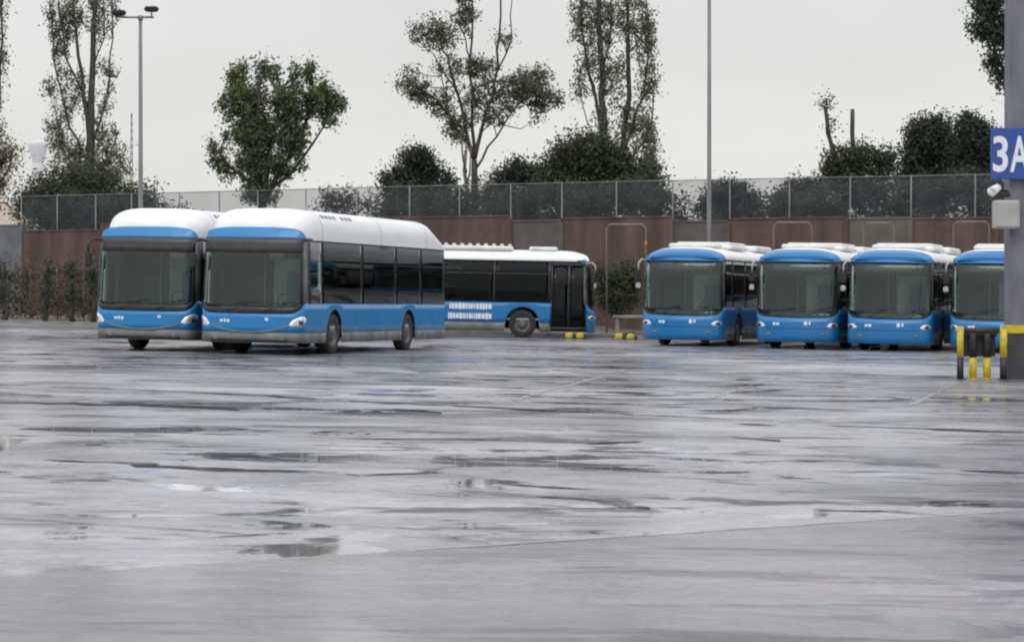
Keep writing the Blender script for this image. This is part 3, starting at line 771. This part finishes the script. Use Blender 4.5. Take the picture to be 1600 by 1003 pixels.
# box and camera on the pillar
b = MB(); b.box((0, 0, 0), (.50, .3, .55), 0, .03)
bx = empty('junction_box', ((1569-800)/ps, PD-.17, pg+pz(336)), 'pale grey box mounted on the pillar below the sign', 'junction box'); b.build('casing', BOXG, bx)
b = MB(); b.box((0, -.155, 0), (.42, .02, .47), 0, .005); b.build('lid', BOXG, bx)
cc = empty('security_camera', ((1573-800)/ps, PD-.05, pg+pz(300)), 'small white security camera on a dark bracket beside the pillar', 'camera')
b = MB(); b.tube([(0, .0, .0), (-.12, -.08, .02), (-.22, -.15, .06)], .03, 8); b.box((-.12, -.1, -.06), (.3, .12, .1), 0, .02); b.build('bracket', BLK, cc)
b = MB(); b.tube([(-.36, -.28, -.02), (-.36, -.26, -.02), (-.20, -.14, .08)], [.075, .095, .075], 14); b.build('housing', WHITE, cc)
# crash guard in front of the pillar
gu = empty('crash_guard', ((1530-800)/ps, PD-.35, gz(9)), 'yellow and black striped steel guard frame at the foot of the pillar', 'crash guard')
u = 1/ps
def leg(px, wdt, top, cut, cols, y):
    x = (px-1530)*u; b = MB()
    b.tube([(x, y, 0), (x, y, cut)], wdt/2, 14, cols[1], smooth=True); b.tube([(x, y, cut+.001), (x, y, top)], wdt/2, 14, cols[0], smooth=True)
    b.tube([(x, y, 0), (x, y, .015)], wdt/2+.05, 12, cols[1]); b.build('leg', [YEL, BLK], gu)
leg(1496, .13, 1.03, .43, (0, 1), 0); leg(1563, .14, .98, .43, (0, 1), 0)
leg(1519, .15, .90, .42, (1, 0), .25); leg(1541, .15, .90, .42, (1, 0), .25)
b = MB(); x0, x1 = (1503-1530)*u, (1556-1530)*u
b.tube([(x0, 0, .95), (x1, 0, .95)], .055, 12); b.tube([(x0, 0.25, .88), (x1, .25, .88)], .05, 12); b.tube([((1496-1530)*u, .07, .9), ((1496-1530)*u, .30, .88)], .04, 8); b.build('rail', BLK, gu)
b = MB(); b.box(((1530-1530)*u, .33, .66), (.62, .03, .44), 0, .01); b.build('plate', BLK, gu)

# yellow kerb blocks
KB = [(889, 527), (906, 527), (967, 528), (985, 529)]
for i, (px, py) in enumerate(KB):
    x, d = gp(px, py); x, d = x*95.4/d, 95.4; o = empty('kerb_block', (x, d, gz(x)), ['yellow painted block directly below the glass bus door', 'yellow painted block below the front corner of the side-on bus', 'yellow painted block in the gap, under the dark scrubby bush', 'yellow painted block closest to the end bus of the row'][i], 'kerb block', 'yellow kerb blocks')
    b = MB(); b.box((0, 0, .105), (.25, .34, .21), 0, .05); b.build('block', YEL, o)
    b = MB(); b.box((.19, 0, .07), (.10, .30, .14), 0, .03); b.build('black_end', BLK, o)

# ------------------------------------------------------------------ vegetation
def leafmat(name, c1, c2):
    return mat(name, c1, c2, 2.2, (.5, .65), detail=3, lo=.38, hi=.62, transl=.32, spec=.3)
BARK = mat('dark bark', (.045, .040, .036), (.085, .075, .065), 6, (.85, .95), stretch=(1, 1, .25), bump=.4, bscale=12)
BARKP = mat('pale bark', (.19, .17, .155), (.12, .105, .095), 5, (.85, .95), stretch=(1, 1, .25))
LF = {'green': leafmat('green leaves', (.062, .104, .046), (.16, .21, .09)), 'olive': leafmat('olive leaves', (.115, .12, .08), (.23, .225, .155)),
      'brown': leafmat('dry leaves', (.085, .07, .05), (.15, .13, .09)), 'dark': leafmat('dark needles', (.028, .046, .032), (.068, .094, .062)),
      'grey': leafmat('grey green leaves', (.085, .098, .062), (.18, .195, .12)), 'bush': leafmat('bush leaves', (.038, .056, .032), (.088, .105, .055)), 'rust': leafmat('yellowing leaves', (.12, .095, .05), (.21, .18, .10))}
def leaves(name, cent, sig, per, ls, m, parent, up=0.0, aspect=.55, fine=2.2):
    """one crown: thousands of small pointed leaves gathered in clumps"""
    if ls > .06: per = int(per*fine); ls = ls/fine**.42
    cent = np.asarray(cent, float); n = len(cent)*per
    c = np.repeat(cent, per, 0)+rng.normal(size=(n, 3))*np.asarray(sig)*rng.uniform(.5, 1.35, (len(cent), 1)).repeat(per, 0)
    a = rng.normal(size=(n, 3)); a[:, 2] += up; a /= np.linalg.norm(a, axis=1)[:, None]
    q = rng.normal(size=(n, 3)); bb = np.cross(a, q); bb /= np.linalg.norm(bb, axis=1)[:, None]
    s = ls*rng.uniform(.6, 1.35, (n, 1))
    v = np.stack([c-a*s, c+bb*s*aspect, c+a*s, c-bb*s*aspect], 1).reshape(-1, 3)
    me = bpy.data.meshes.new(name); me.vertices.add(4*n); me.vertices.foreach_set('co', v.ravel())
    me.loops.add(4*n); me.loops.foreach_set('vertex_index', np.arange(4*n)); me.polygons.add(n)
    me.polygons.foreach_set('loop_start', np.arange(n)*4); me.polygons.foreach_set('loop_total', np.full(n, 4))
    me.materials.append(m); me.update(); me.validate()
    o = bpy.data.objects.new(name, me); COL.objects.link(o); o.parent = parent; return o
def tree(name, label, cat, px, d, limbs, blobs, leaf, group=None, sig=(.28, .28, .28), per=16, ls=.11, bark=None, up=0, twig=.022, depth=.8, minz=None, aspect=.55, kf=1.0):
    """limbs: [(r0, r1, [(px,py)...])], blobs: [(px, py, rx, ry, clumps)] in photo pixels at depth d"""
    x = (px-800)*d/F; s = d/F; g = gz(x); B = Vector((x, d, g))
    root = empty(name, B, label, cat, group); tb = MB(); nodes = []
    for i, (r0, r1, pts) in enumerate(limbs):
        dy = 0 if i == 0 else rng.uniform(-1, 1)*depth*1.6; P = []
        for k, (a, c) in enumerate(pts):
            p = Vector(W(a, c, d))-B; p.y += dy*(k/max(1, len(pts)-1))
            P.append(p)
        Q = []
        for k in range(len(P)-1):                                # smooth a little and add wobble
            for t in (0, .34, .67): 
                q = P[k].lerp(P[k+1], t)
                if t: q += Vector(rng.normal(size=3))*.06
                Q.append(q)
        Q.append(P[-1]); m = len(Q)
        if kf != 1.0 and i: r0, r1 = r0*.68, r1*.7
        elif kf != 1.0: r0, r1 = r0*.8, r1*.7
        tb.tube(Q, [r0+(r1-r0)*(k/(m-1))**.8 for k in range(m)], 8)
        nodes += Q[1:] if i == 0 else Q
    cents = []
    for (a, c, rx, ry, n) in blobs:
        n = n*kf
        o = Vector(W(a, c, d))-B; k = 0
        while k < n:
            q = rng.normal(size=3); q /= np.linalg.norm(q); rr = rng.uniform(0, 1)**.45
            p = o+Vector((q[0]*rx*s*rr, q[1]*rx*s*rr*depth, q[2]*ry*s*rr))
            if minz is not None and p.z < minz: 
                k += .2; continue
            cents.append(p); k += 1
    nd = np.array([tuple(q) for q in nodes])
    for p in cents:
        w_ = np.linalg.norm(nd-np.array(p), axis=1)+np.maximum(0, nd[:, 2]-p.z+.2)*1.5
        q = nodes[int(np.argmin(w_))]
        mid_ = q.lerp(p, .5)+Vector((0, 0, -.08*(p-q).length))+Vector(rng.normal(size=3))*.08
        tb.tube([q, mid_, p], [twig*1.3, twig, twig*.35], 5, cap=False)
    tb.build('trunk', bark or BARK, root)
    leaves('crown', [tuple(p) for p in cents], sig, per, ls, LF[leaf], root, up, aspect)
    return root

# left-edge poplar
tree('poplar_tree', 'sparse poplar cut off by the picture edge, above the yellowing small tree', 'tree', -30, 138, [(.3, .08, [(-30, 505), (-28, 250), (-25, 60), (-20, -140)]), (.12, .03, [(-28, 330), (-8, 200), (0, 60), (-2, -80)]), (.1, .03, [(-28, 350), (8, 270), (22, 225)])],
     [(-14, -20, 28, 90, 90), (-16, 100, 30, 70, 90), (-22, 190, 30, 50, 40)], 'grey', 'tall poplars behind the fence', (.2, .2, .4), 16, .10, up=1.0)
tree('shrub_tree', 'yellowing small tree at the picture edge below the cut off poplar', 'tree', -8, 133, [(.14, .05, [(-8, 503), (-6, 330), (0, 260)])],
     [(2, 245, 34, 40, 42), (-8, 295, 26, 30, 30)], 'rust', None, (.26, .26, .26), 16, .10)
# poplar behind the left lamp post
tree('poplar_tree', 'sparse tall poplar with dark forked trunk, beside the lamp post with two heads', 'tree', 143, 136,
     [(.36, .10, [(143, 505), (143, 300), (143, 190), (146, 90), (152, -20), (150, -140)]), (.20, .06, [(141, 240), (137, 180), (124, 90), (116, 0), (108, -110)]),
      (.12, .03, [(143, 260), (110, 200), (92, 120), (84, 30), (80, -60)]), (.10, .03, [(143, 230), (168, 150), (176, 60), (172, -60)]), (.10, .03, [(138, 170), (104, 90), (96, 0), (90, -80)]),
      (.07, .02, [(140, 280), (100, 225), (78, 150)]), (.07, .02, [(145, 290), (172, 240), (186, 200)]), (.08, .02, [(146, 130), (162, 60), (160, -60)])],
     [(92, 48, 26, 56, 52), (120, 10, 34, 50, 50), (160, 20, 26, 60, 44), (84, 140, 22, 14, 10), (112, 150, 30, 55, 34), (166, 130, 20, 60, 22), (94, 215, 22, 50, 48), (160, 215, 28, 40, 30),
      (118, 260, 44, 40, 80), (172, 262, 36, 34, 56), (130, -70, 50, 50, 40)], 'olive', 'tall poplars behind the fence', (.14, .14, .30), 14, .10, up=1.2, depth=.7, kf=.95)
tree('bush', 'dense dark bush below the poplar beside the two headed lamp post', 'bush', 140, 131, [(.1, .04, [(140, 505), (142, 330), (140, 290)]), (.06, .03, [(140, 400), (90, 300)]), (.06, .03, [(140, 400), (200, 310)])],
     [(75, 305, 42, 34, 70), (140, 300, 66, 40, 120), (215, 318, 40, 30, 60), (46, 322, 24, 26, 30), (100, 345, 60, 34, 50), (175, 345, 60, 30, 40)], 'bush', 'bushes behind the fence', (.32, .32, .28), 22, .12)
# vase shaped green tree
tree('broadleaf_tree', 'dense green vase shaped tree rising behind the white bus roofs', 'tree', 412, 128,
     [(.26, .16, [(412, 505), (412, 340), (410, 300)]), (.15, .05, [(410, 320), (392, 230), (372, 150), (360, 120)]), (.15, .05, [(411, 320), (425, 220), (440, 140)]), (.14, .04, [(412, 315), (455, 240), (490, 160), (482, 112)]),
      (.12, .03, [(412, 315), (470, 250), (520, 170)]), (.12, .03, [(409, 310), (372, 270), (345, 240), (332, 232)]), (.10, .03, [(410, 300), (404, 190), (412, 104)])],
     [(388, 158, 30, 30, 85), (412, 112, 12, 18, 16), (368, 150, 18, 32, 38), (362, 122, 5, 14, 8), (379, 114, 6, 16, 9), (430, 118, 8, 12, 8), (452, 158, 36, 28, 88), (484, 116, 10, 18, 16), (462, 116, 7, 14, 9), (502, 136, 9, 16, 12), (500, 160, 26, 22, 48), (522, 158, 13, 14, 14), (534, 166, 6, 6, 4), (512, 184, 20, 10, 13),
      (398, 205, 38, 34, 125), (448, 208, 36, 30, 80), (396, 258, 28, 32, 80), (432, 258, 28, 26, 52), (345, 248, 17, 15, 17), (332, 228, 9, 7, 6), (352, 268, 10, 8, 7), (352, 212, 7, 7, 4), (348, 164, 8, 5, 5), (358, 180, 10, 7, 6), (408, 300, 34, 16, 46), (462, 228, 24, 24, 22), (470, 255, 12, 12, 7)], 'green', None, (.15, .15, .22), 16, .11, depth=.8)
tree('bush', 'small brownish bush between the vase shaped tree and the round pine', 'bush', 530, 124, [(.06, .03, [(530, 500), (530, 350), (528, 315)])],
     [(512, 312, 18, 18, 22), (545, 312, 22, 16, 22), (530, 335, 40, 18, 26), (570, 318, 10, 16, 8)], 'brown', 'bushes behind the fence', (.22, .22, .24), 13, .09)
# round pine
tree('pine_tree', 'round dark green pine beside the sparse forked tree and thin bare trunk', 'tree', 652, 128, [(.16, .08, [(652, 500), (652, 340), (650, 280)]), (.08, .03, [(652, 380), (615, 290)]), (.08, .03, [(652, 380), (690, 290)])],
     [(650, 270, 36, 36, 110), (618, 290, 30, 28, 62), (686, 292, 30, 26, 54), (650, 246, 22, 16, 26), (640, 320, 66, 28, 85)], 'dark', None, (.24, .24, .2), 22, .10, depth=.9)
# sparse forked tree
tree('eucalyptus_tree', 'tall sparse tree with forked dark trunk in the middle of the skyline', 'tree', 743, 126,
     [(.30, .19, [(743, 500), (743, 340), (741, 250)]), (.15, .05, [(741, 252), (728, 200), (716, 150), (700, 90), (682, 52)]), (.15, .05, [(742, 248), (756, 190), (772, 130), (780, 60), (786, -40)]), (.13, .04, [(741, 250), (738, 170), (735, 90), (738, 0), (740, -80)]),
      (.09, .03, [(743, 265), (776, 215), (812, 160), (840, 150)]), (.10, .03, [(735, 232), (706, 185), (676, 150), (640, 132)]), (.08, .02, [(772, 130), (800, 60), (802, -40)]), (.07, .02, [(716, 150), (690, 110), (655, 55)]),
      (.06, .02, [(738, 100), (718, 40), (716, -20)]), (.06, .02, [(812, 160), (838, 180)]), (.05, .02, [(700, 180), (690, 120), (688, 80)])],
     [(668, 46, 30, 15, 22), (690, 62, 26, 22, 26), (652, 58, 10, 8, 5), (725, 26, 22, 26, 26), (722, 0, 14, 16, 10), (640, 134, 30, 16, 22), (660, 152, 24, 12, 16), (690, 160, 26, 26, 26), (712, 108, 40, 18, 26), (752, 106, 30, 20, 26), (786, 62, 14, 6, 8),
      (745, 150, 36, 36, 40), (715, 195, 26, 24, 40), (822, 132, 34, 24, 58), (852, 150, 30, 16, 26), (795, 150, 26, 28, 26), (775, 180, 26, 20, 22), (840, 178, 10, 18, 8), (876, 156, 12, 10, 6), (640, 112, 14, 8, 5), (845, 115, 18, 10, 10), (790, -30, 30, 30, 10)], 'grey', None, (.19, .19, .17), 14, .10, depth=.8, kf=.95)
tree('dead_tree', 'thin pale bare trunk standing close to the sparse forked tree', 'tree', 730, 121, [(.12, .07, [(730, 500), (730, 330), (728, 235)]), (.05, .02, [(729, 270), (722, 225), (724, 205)]), (.05, .02, [(729, 290), (736, 230)])], [(727, 218, 14, 16, 6)], 'brown', None, (.12, .12, .2), 8, .07, bark=BARKP)
# twin poplar
tree('poplar_tree', 'tall poplar with twin dark trunks rising from a large dark bush', 'tree', 955, 126,
     [(.30, .10, [(952, 500), (950, 300), (944, 190), (938, 80), (930, -30), (928, -140)]), (.24, .08, [(955, 320), (974, 230), (984, 150), (982, 50), (980, -60), (984, -130)]), (.14, .04, [(946, 220), (918, 110), (908, 10), (902, -90)]),
      (.12, .03, [(976, 230), (1006, 150), (1014, 50), (1006, -60)]), (.10, .03, [(980, 260), (1016, 200), (1022, 130)]), (.08, .02, [(940, 120), (955, 40), (958, -60)]), (.08, .02, [(978, 280), (1012, 250), (1028, 210)]), (.07, .02, [(950, 250), (918, 190), (904, 130)])],
     [(908, 25, 20, 50, 40), (938, 40, 24, 60, 60), (920, 100, 20, 40, 30), (978, 30, 28, 60, 60), (1008, 60, 20, 50, 50), (1012, 130, 18, 30, 32), (960, 130, 30, 50, 44), (905, 130, 14, 30, 12), (990, 195, 30, 40, 50), (1014, 215, 18, 40, 40), (1020, 260, 14, 40, 26), (940, 200, 20, 30, 24), (955, -60, 60, 50, 60)],
     'olive', 'tall poplars behind the fence', (.14, .14, .30), 14, .10, up=1.2, depth=.7, kf=.78)
tree('bush', 'large dark bush at the foot of the twin trunked poplar', 'bush', 935, 121, [(.1, .04, [(935, 498), (935, 320), (930, 260)]), (.06, .03, [(935, 380), (890, 270)]), (.06, .03, [(935, 380), (990, 290)])],
     [(900, 245, 42, 36, 105), (940, 250, 46, 40, 100), (985, 275, 44, 34, 78), (870, 275, 30, 30, 50), (930, 305, 90, 34, 100), (1015, 300, 20, 30, 26)], 'bush', 'bushes behind the fence', (.28, .28, .26), 24, .11)
tree('bush', 'low dark bush between the sparse forked tree and the big bush', 'bush', 805, 123, [(.08, .04, [(805, 498), (805, 340), (805, 290)])],
     [(808, 268, 24, 22, 44), (785, 285, 26, 20, 36), (838, 275, 24, 22, 36), (810, 310, 60, 24, 50)], 'dark', 'bushes behind the fence', (.25, .25, .22), 22, .10)
tree('bush', 'rounded bush seen through the netting beside the lamp post without heads', 'bush', 1140, 116, [(.08, .04, [(1140, 500), (1140, 350), (1140, 310)]), (.05, .02, [(1140, 400), (1100, 320)]), (.05, .02, [(1140, 400), (1185, 320)])],
     [(1138, 308, 38, 26, 80), (1108, 322, 20, 20, 30), (1172, 322, 26, 20, 36), (1140, 338, 56, 16, 50)], 'dark', 'bushes behind the fence', (.22, .22, .2), 22, .10)
tree('bush', 'straggly low bush between the rounded bush and the pollarded tree', 'bush', 1245, 115, [(.08, .04, [(1245, 500), (1245, 350), (1250, 300)])],
     [(1248, 294, 20, 14, 26), (1218, 318, 24, 16, 26), (1245, 322, 36, 20, 46), (1275, 305, 18, 22, 30)], 'bush', 'bushes behind the fence', (.22, .22, .2), 20, .10)
# pollarded tree with two bare stubs
tree('pollarded_tree', 'pollarded tree with two bare stubs sticking up from bushy growth', 'tree', 1318, 116, [(.22, .14, [(1318, 500), (1316, 340), (1316, 270)]), (.12, .08, [(1314, 280), (1302, 230), (1292, 165)]), (.11, .09, [(1322, 280), (1334, 230), (1335, 170)]), (.04, .01, [(1292, 170), (1299, 156), (1293, 148)]), (.03, .01, [(1294, 185), (1302, 190)]), (.06, .03, [(1320, 300), (1370, 250)])],
     [(1312, 258, 26, 26, 52), (1350, 248, 34, 26, 72), (1384, 255, 20, 26, 36), (1296, 280, 22, 22, 30), (1340, 285, 56, 26, 80), (1291, 162, 5, 5, 3), (1300, 192, 4, 8, 2)], 'bush', None, (.22, .22, .2), 17, .095)
# dark pines near the sign
tree('pine_tree', 'dense dark pine farther from the blue sign, broader of the touching pair', 'tree', 1450, 114, [(.2, .08, [(1450, 500), (1450, 330), (1452, 230)]), (.08, .03, [(1450, 320), (1425, 250)]), (.08, .03, [(1450, 320), (1480, 230)])],
     [(1450, 222, 34, 34, 120), (1462, 202, 24, 20, 50), (1432, 248, 22, 30, 62), (1475, 245, 26, 36, 80), (1450, 285, 50, 30, 100)], 'dark', 'dark pines near the sign', (.22, .22, .2), 24, .10)
tree('pine_tree', 'dense dark pine directly behind the blue sign, with the highest top of its pair', 'tree', 1520, 112, [(.2, .08, [(1520, 500), (1520, 330), (1515, 210)]), (.08, .03, [(1520, 320), (1540, 230)])],
     [(1516, 204, 22, 26, 66), (1530, 222, 26, 28, 80), (1508, 240, 26, 34, 80), (1550, 235, 24, 32, 60), (1525, 285, 50, 30, 100)], 'dark', 'dark pines near the sign', (.2, .2, .2), 24, .10)
# overhanging tree behind the pillar
tree('broadleaf_tree', 'dark leafed tree showing beside the top of the concrete pillar', 'tree', 1600, 92, [(.25, .12, [(1600, 510), (1600, 260), (1602, 60), (1600, -100)]), (.1, .03, [(1600, 220), (1575, 120), (1540, 30)]), (.1, .03, [(1600, 120), (1560, 30), (1525, -40)]), (.1, .03, [(1600, 150), (1640, 60)])],
     [(1545, 10, 26, 22, 44), (1535, 45, 14, 16, 18), (1558, 55, 18, 24, 34), (1555, 95, 12, 14, 12), (1566, 130, 8, 16, 8), (1600, 40, 30, 60, 70), (1570, -40, 50, 30, 50), (1640, 40, 30, 60, 50)], 'dark', None, (.18, .18, .16), 18, .10)

def hedge(p0, p1, ytop, label, leaf, off=1.6):
    a0, a1 = along(p0), along(p1); z0_ = 3.9
    root = empty('hedge', wall.location, label, 'hedge', 'hedges behind the netting'); root.rotation_euler = (0, 0, WA)
    st = MB(); ce = []
    n = int((a1-a0)*40)
    for i in range(n):
        a = rng.uniform(a0, a1); px = p0+(p1-p0)*(a-a0)/(a1-a0); zt_ = wz(px, lin(px, ytop))-Z0+.25*math.sin(a*1.7)+rng.normal()*.12
        ce.append((a, off+rng.normal()*.35, z0_+(zt_-z0_)*rng.uniform(0, 1)))
    for i in range(int((a1-a0)/1.2)): 
        a = a0+.6+i*1.2; st.tube([(a, off, -.2), (a+rng.normal()*.1, off, 2.0), (a+rng.normal()*.2, off, 3.6)], [.06, .05, .02], 6)
    st.build('stems', BARK, root); leaves('foliage', ce, (.26, .2, .24), 24, .11, LF[leaf], root)
hedge(560, 1046, [(560, 322), (600, 300), (700, 296), (860, 296), (1000, 290), (1046, 315)], 'long dark hedge behind the netting below the forked tree and twin poplar', 'bush')
hedge(1180, 1640, [(1180, 325), (1240, 308), (1300, 290), (1640, 282)], 'dark hedge behind the netting below the pollarded tree and touching pines', 'bush')
hedge(34, 262, [(34, 322), (60, 308), (200, 312), (262, 335)], 'dark hedge behind the netting by the two headed lamp post', 'bush')
# ivy covered wire fence and slim young trees on the left verge
LV = [(-14, 109.6), (6, 109.4), (70, 109), (113, 108.6), (146, 108.2)]
labs = ['ivy clad slim young tree cut off by the picture edge', 'ivy clad slim young tree, fourth along the verge counting from the bus', 'ivy clad slim young tree, third along the verge counting from the bus', 'ivy clad slim young tree, second along the verge counting from the bus', 'ivy clad slim young tree closest to the white roofed bus']
for (px, d), lab in zip(LV, labs):
    x = (px-800)*d/F; j = rng.uniform(-6, 6)
    tree('young_tree', lab, 'tree', px, d, [(.11, .06, [(px, 503), (px+j*.4, 460), (px+j, 412)])], [(px+j*.3, 465, 3.5, 32, 15), (px+j, 425, 8, 16, 10)], 'dark', 'slim young trees along the verge', (.12, .12, .24), 14, .075, depth=.8)
vf = empty('wire_fence', (-17.5, 112.5, gz(-17)+.1), 'low wire fence overgrown with dry vines behind the slim young trees', 'fence'); vf.rotation_euler = (0, 0, math.atan(-.386))
b = MB()
for i in range(11): 
    q = MB(); q.tube([(-5+i*1.25, 0, 0), (-5+i*1.25, 0, 2.15)], .035, 8); q.build('post', STEELD, vf)
for z in (.3, .8, 1.3, 1.8, 2.1): b.tube([(-5, 0, z), (7.5, 0, z)], .006, 5)
b.build('wire', STEELD, vf)
ce = [(rng.uniform(-5.2, 7.6), rng.normal()*.1, rng.uniform(.1, 1)*2.2) for _ in range(800)]
leaves('vines', ce, (.22, .10, .24), 9, .085, LF['brown'], vf)
# scrub between the side-on bus and the row of buses
tree('bush', 'dark scrubby bush between the side-on bus and the row of buses', 'bush', 962, 106, [(.06, .03, [(962, 512), (960, 450), (958, 420)]), (.04, .02, [(962, 490), (940, 430)]), (.04, .02, [(962, 490), (985, 430)])],
     [(945, 440, 18, 26, 34), (975, 438, 22, 26, 40), (962, 470, 34, 26, 46), (990, 430, 10, 20, 12)], 'bush', 'scrub behind the buses', (.2, .12, .2), 18, .085)
b = MB(); b.box((0, 0, .62), (1.3, .35, .12), 0, .02); 
be = empty('concrete_bench', ((985-800)*102.5/F, 102.5, gz(4.4)+.12), 'pale concrete slab bench in the gap beside the row of buses', 'bench'); b.build('slab', KERBM, be)
for sg in (-.5, .5):
    b = MB(); b.box((sg, 0, .27), (.14, .3, .56), 0, .015); b.build('support', KERBM, be)

# ------------------------------------------------------------------ far things
TAN = mat('tan roof', (.42, .36, .28), (.33, .28, .22), 2, (.8, .9)); CREAM = mat('cream render', (.45, .43, .39), (.38, .36, .33), 2, (.8, .9))
bl = empty('low_building', (W(-20, 400, 150)[0], 150, gz(-28)), 'low building with tan roof at the picture edge behind the wall', 'building')
z1, z2 = W(0, 352, 150)[2]-gz(-28), W(0, 322, 150)[2]-gz(-28)
b = MB(); b.box((-3.6, 2, z1/2), (10.2, 6, z1)); b.build('wall', CREAM, bl)
b = MB(); v = [(-9, -1.4, z1), (1.85, -1.4, z1), (1.85, 5.4, z1), (-9, 5.4, z1), (-7, 2, z2+.3), (.6, 2, z2+.3)]
b.add(v, [(0, 1, 5, 4), (1, 2, 5), (2, 3, 4, 5), (3, 0, 4), (3, 2, 1, 0)]); b.build('roof', TAN, bl)
b = MB()
for i in range(4): b.box((-7.5+i*2.4, -1.02, z1*.6), (1.0, .06, 1.2))
b.build('window', DISPLAY, bl)
wtD = 620
wt = empty('water_tower', (W(60, 0, wtD)[0], wtD, -1), 'haze-pale concrete water tower in the distance, seen between two sparse poplars', 'water tower')
def lathe_z(prof, n=24):
    b = MB(); v = []
    for r, z in prof: v += [(r*math.cos(2*math.pi*i/n), r*math.sin(2*math.pi*i/n), z) for i in range(n)]
    b.add(v, [(j*n+i, j*n+(i+1) % n, (j+1)*n+(i+1) % n, (j+1)*n+i) for j in range(len(prof)-1) for i in range(n)], 0, True); return b
zz_ = lambda py: HC-(py-YH)*wtD/F+1
HAZE_PALE = mat('haze pale concrete', (.74, .75, .76), (.68, .69, .70), .1, (.8, .9))  # distance haze put into the colour: concrete made paler than its own tone
lathe_z([(1.9, 0), (1.25, zz_(275)), (1.2, zz_(255))]).build('shaft', HAZE_PALE, wt)
lathe_z([(1.2, zz_(255)), (1.5, zz_(248)), (2.3, zz_(228)), (2.35, zz_(222)), (0.01, zz_(219))]).build('tank', HAZE_PALE, wt)
mD = 420
ms = empty('radio_mast', (W(206, 0, mD)[0], mD, -.5), 'thin distant lattice mast beside the two headed lamp post', 'mast')
b = MB(); zt_ = HC-(172-YH)*mD/F
for (x, y) in ((-.35, -.35), (.35, -.35), (.35, .35), (-.35, .35)): b.tube([(x, y, 0), (x*.25, y*.25, zt_)], .045, 5)
for i in range(26): 
    k = 1-.75*i/26; z = zt_*i/26; b.tube([(-.35*k, -.35*k, z), (.35*k, -.35*k, z+zt_/26)], .03, 4); b.tube([(.35*k, .35*k, z), (-.35*k, .35*k, z+zt_/26)], .03, 4)
b.build('lattice', STEEL, ms)
b = MB(); zc = HC-(222-YH)*mD/F; b.tube([(-1.1, 0, zc), (1.1, 0, zc)], .06, 6); b.tube([(-.8, 0, zc-.1), (-.8, 0, zc+.8)], .08, 6); b.tube([(.8, 0, zc-.1), (.8, 0, zc+.8)], .08, 6); b.build('antenna', HAZE_PALE, ms)
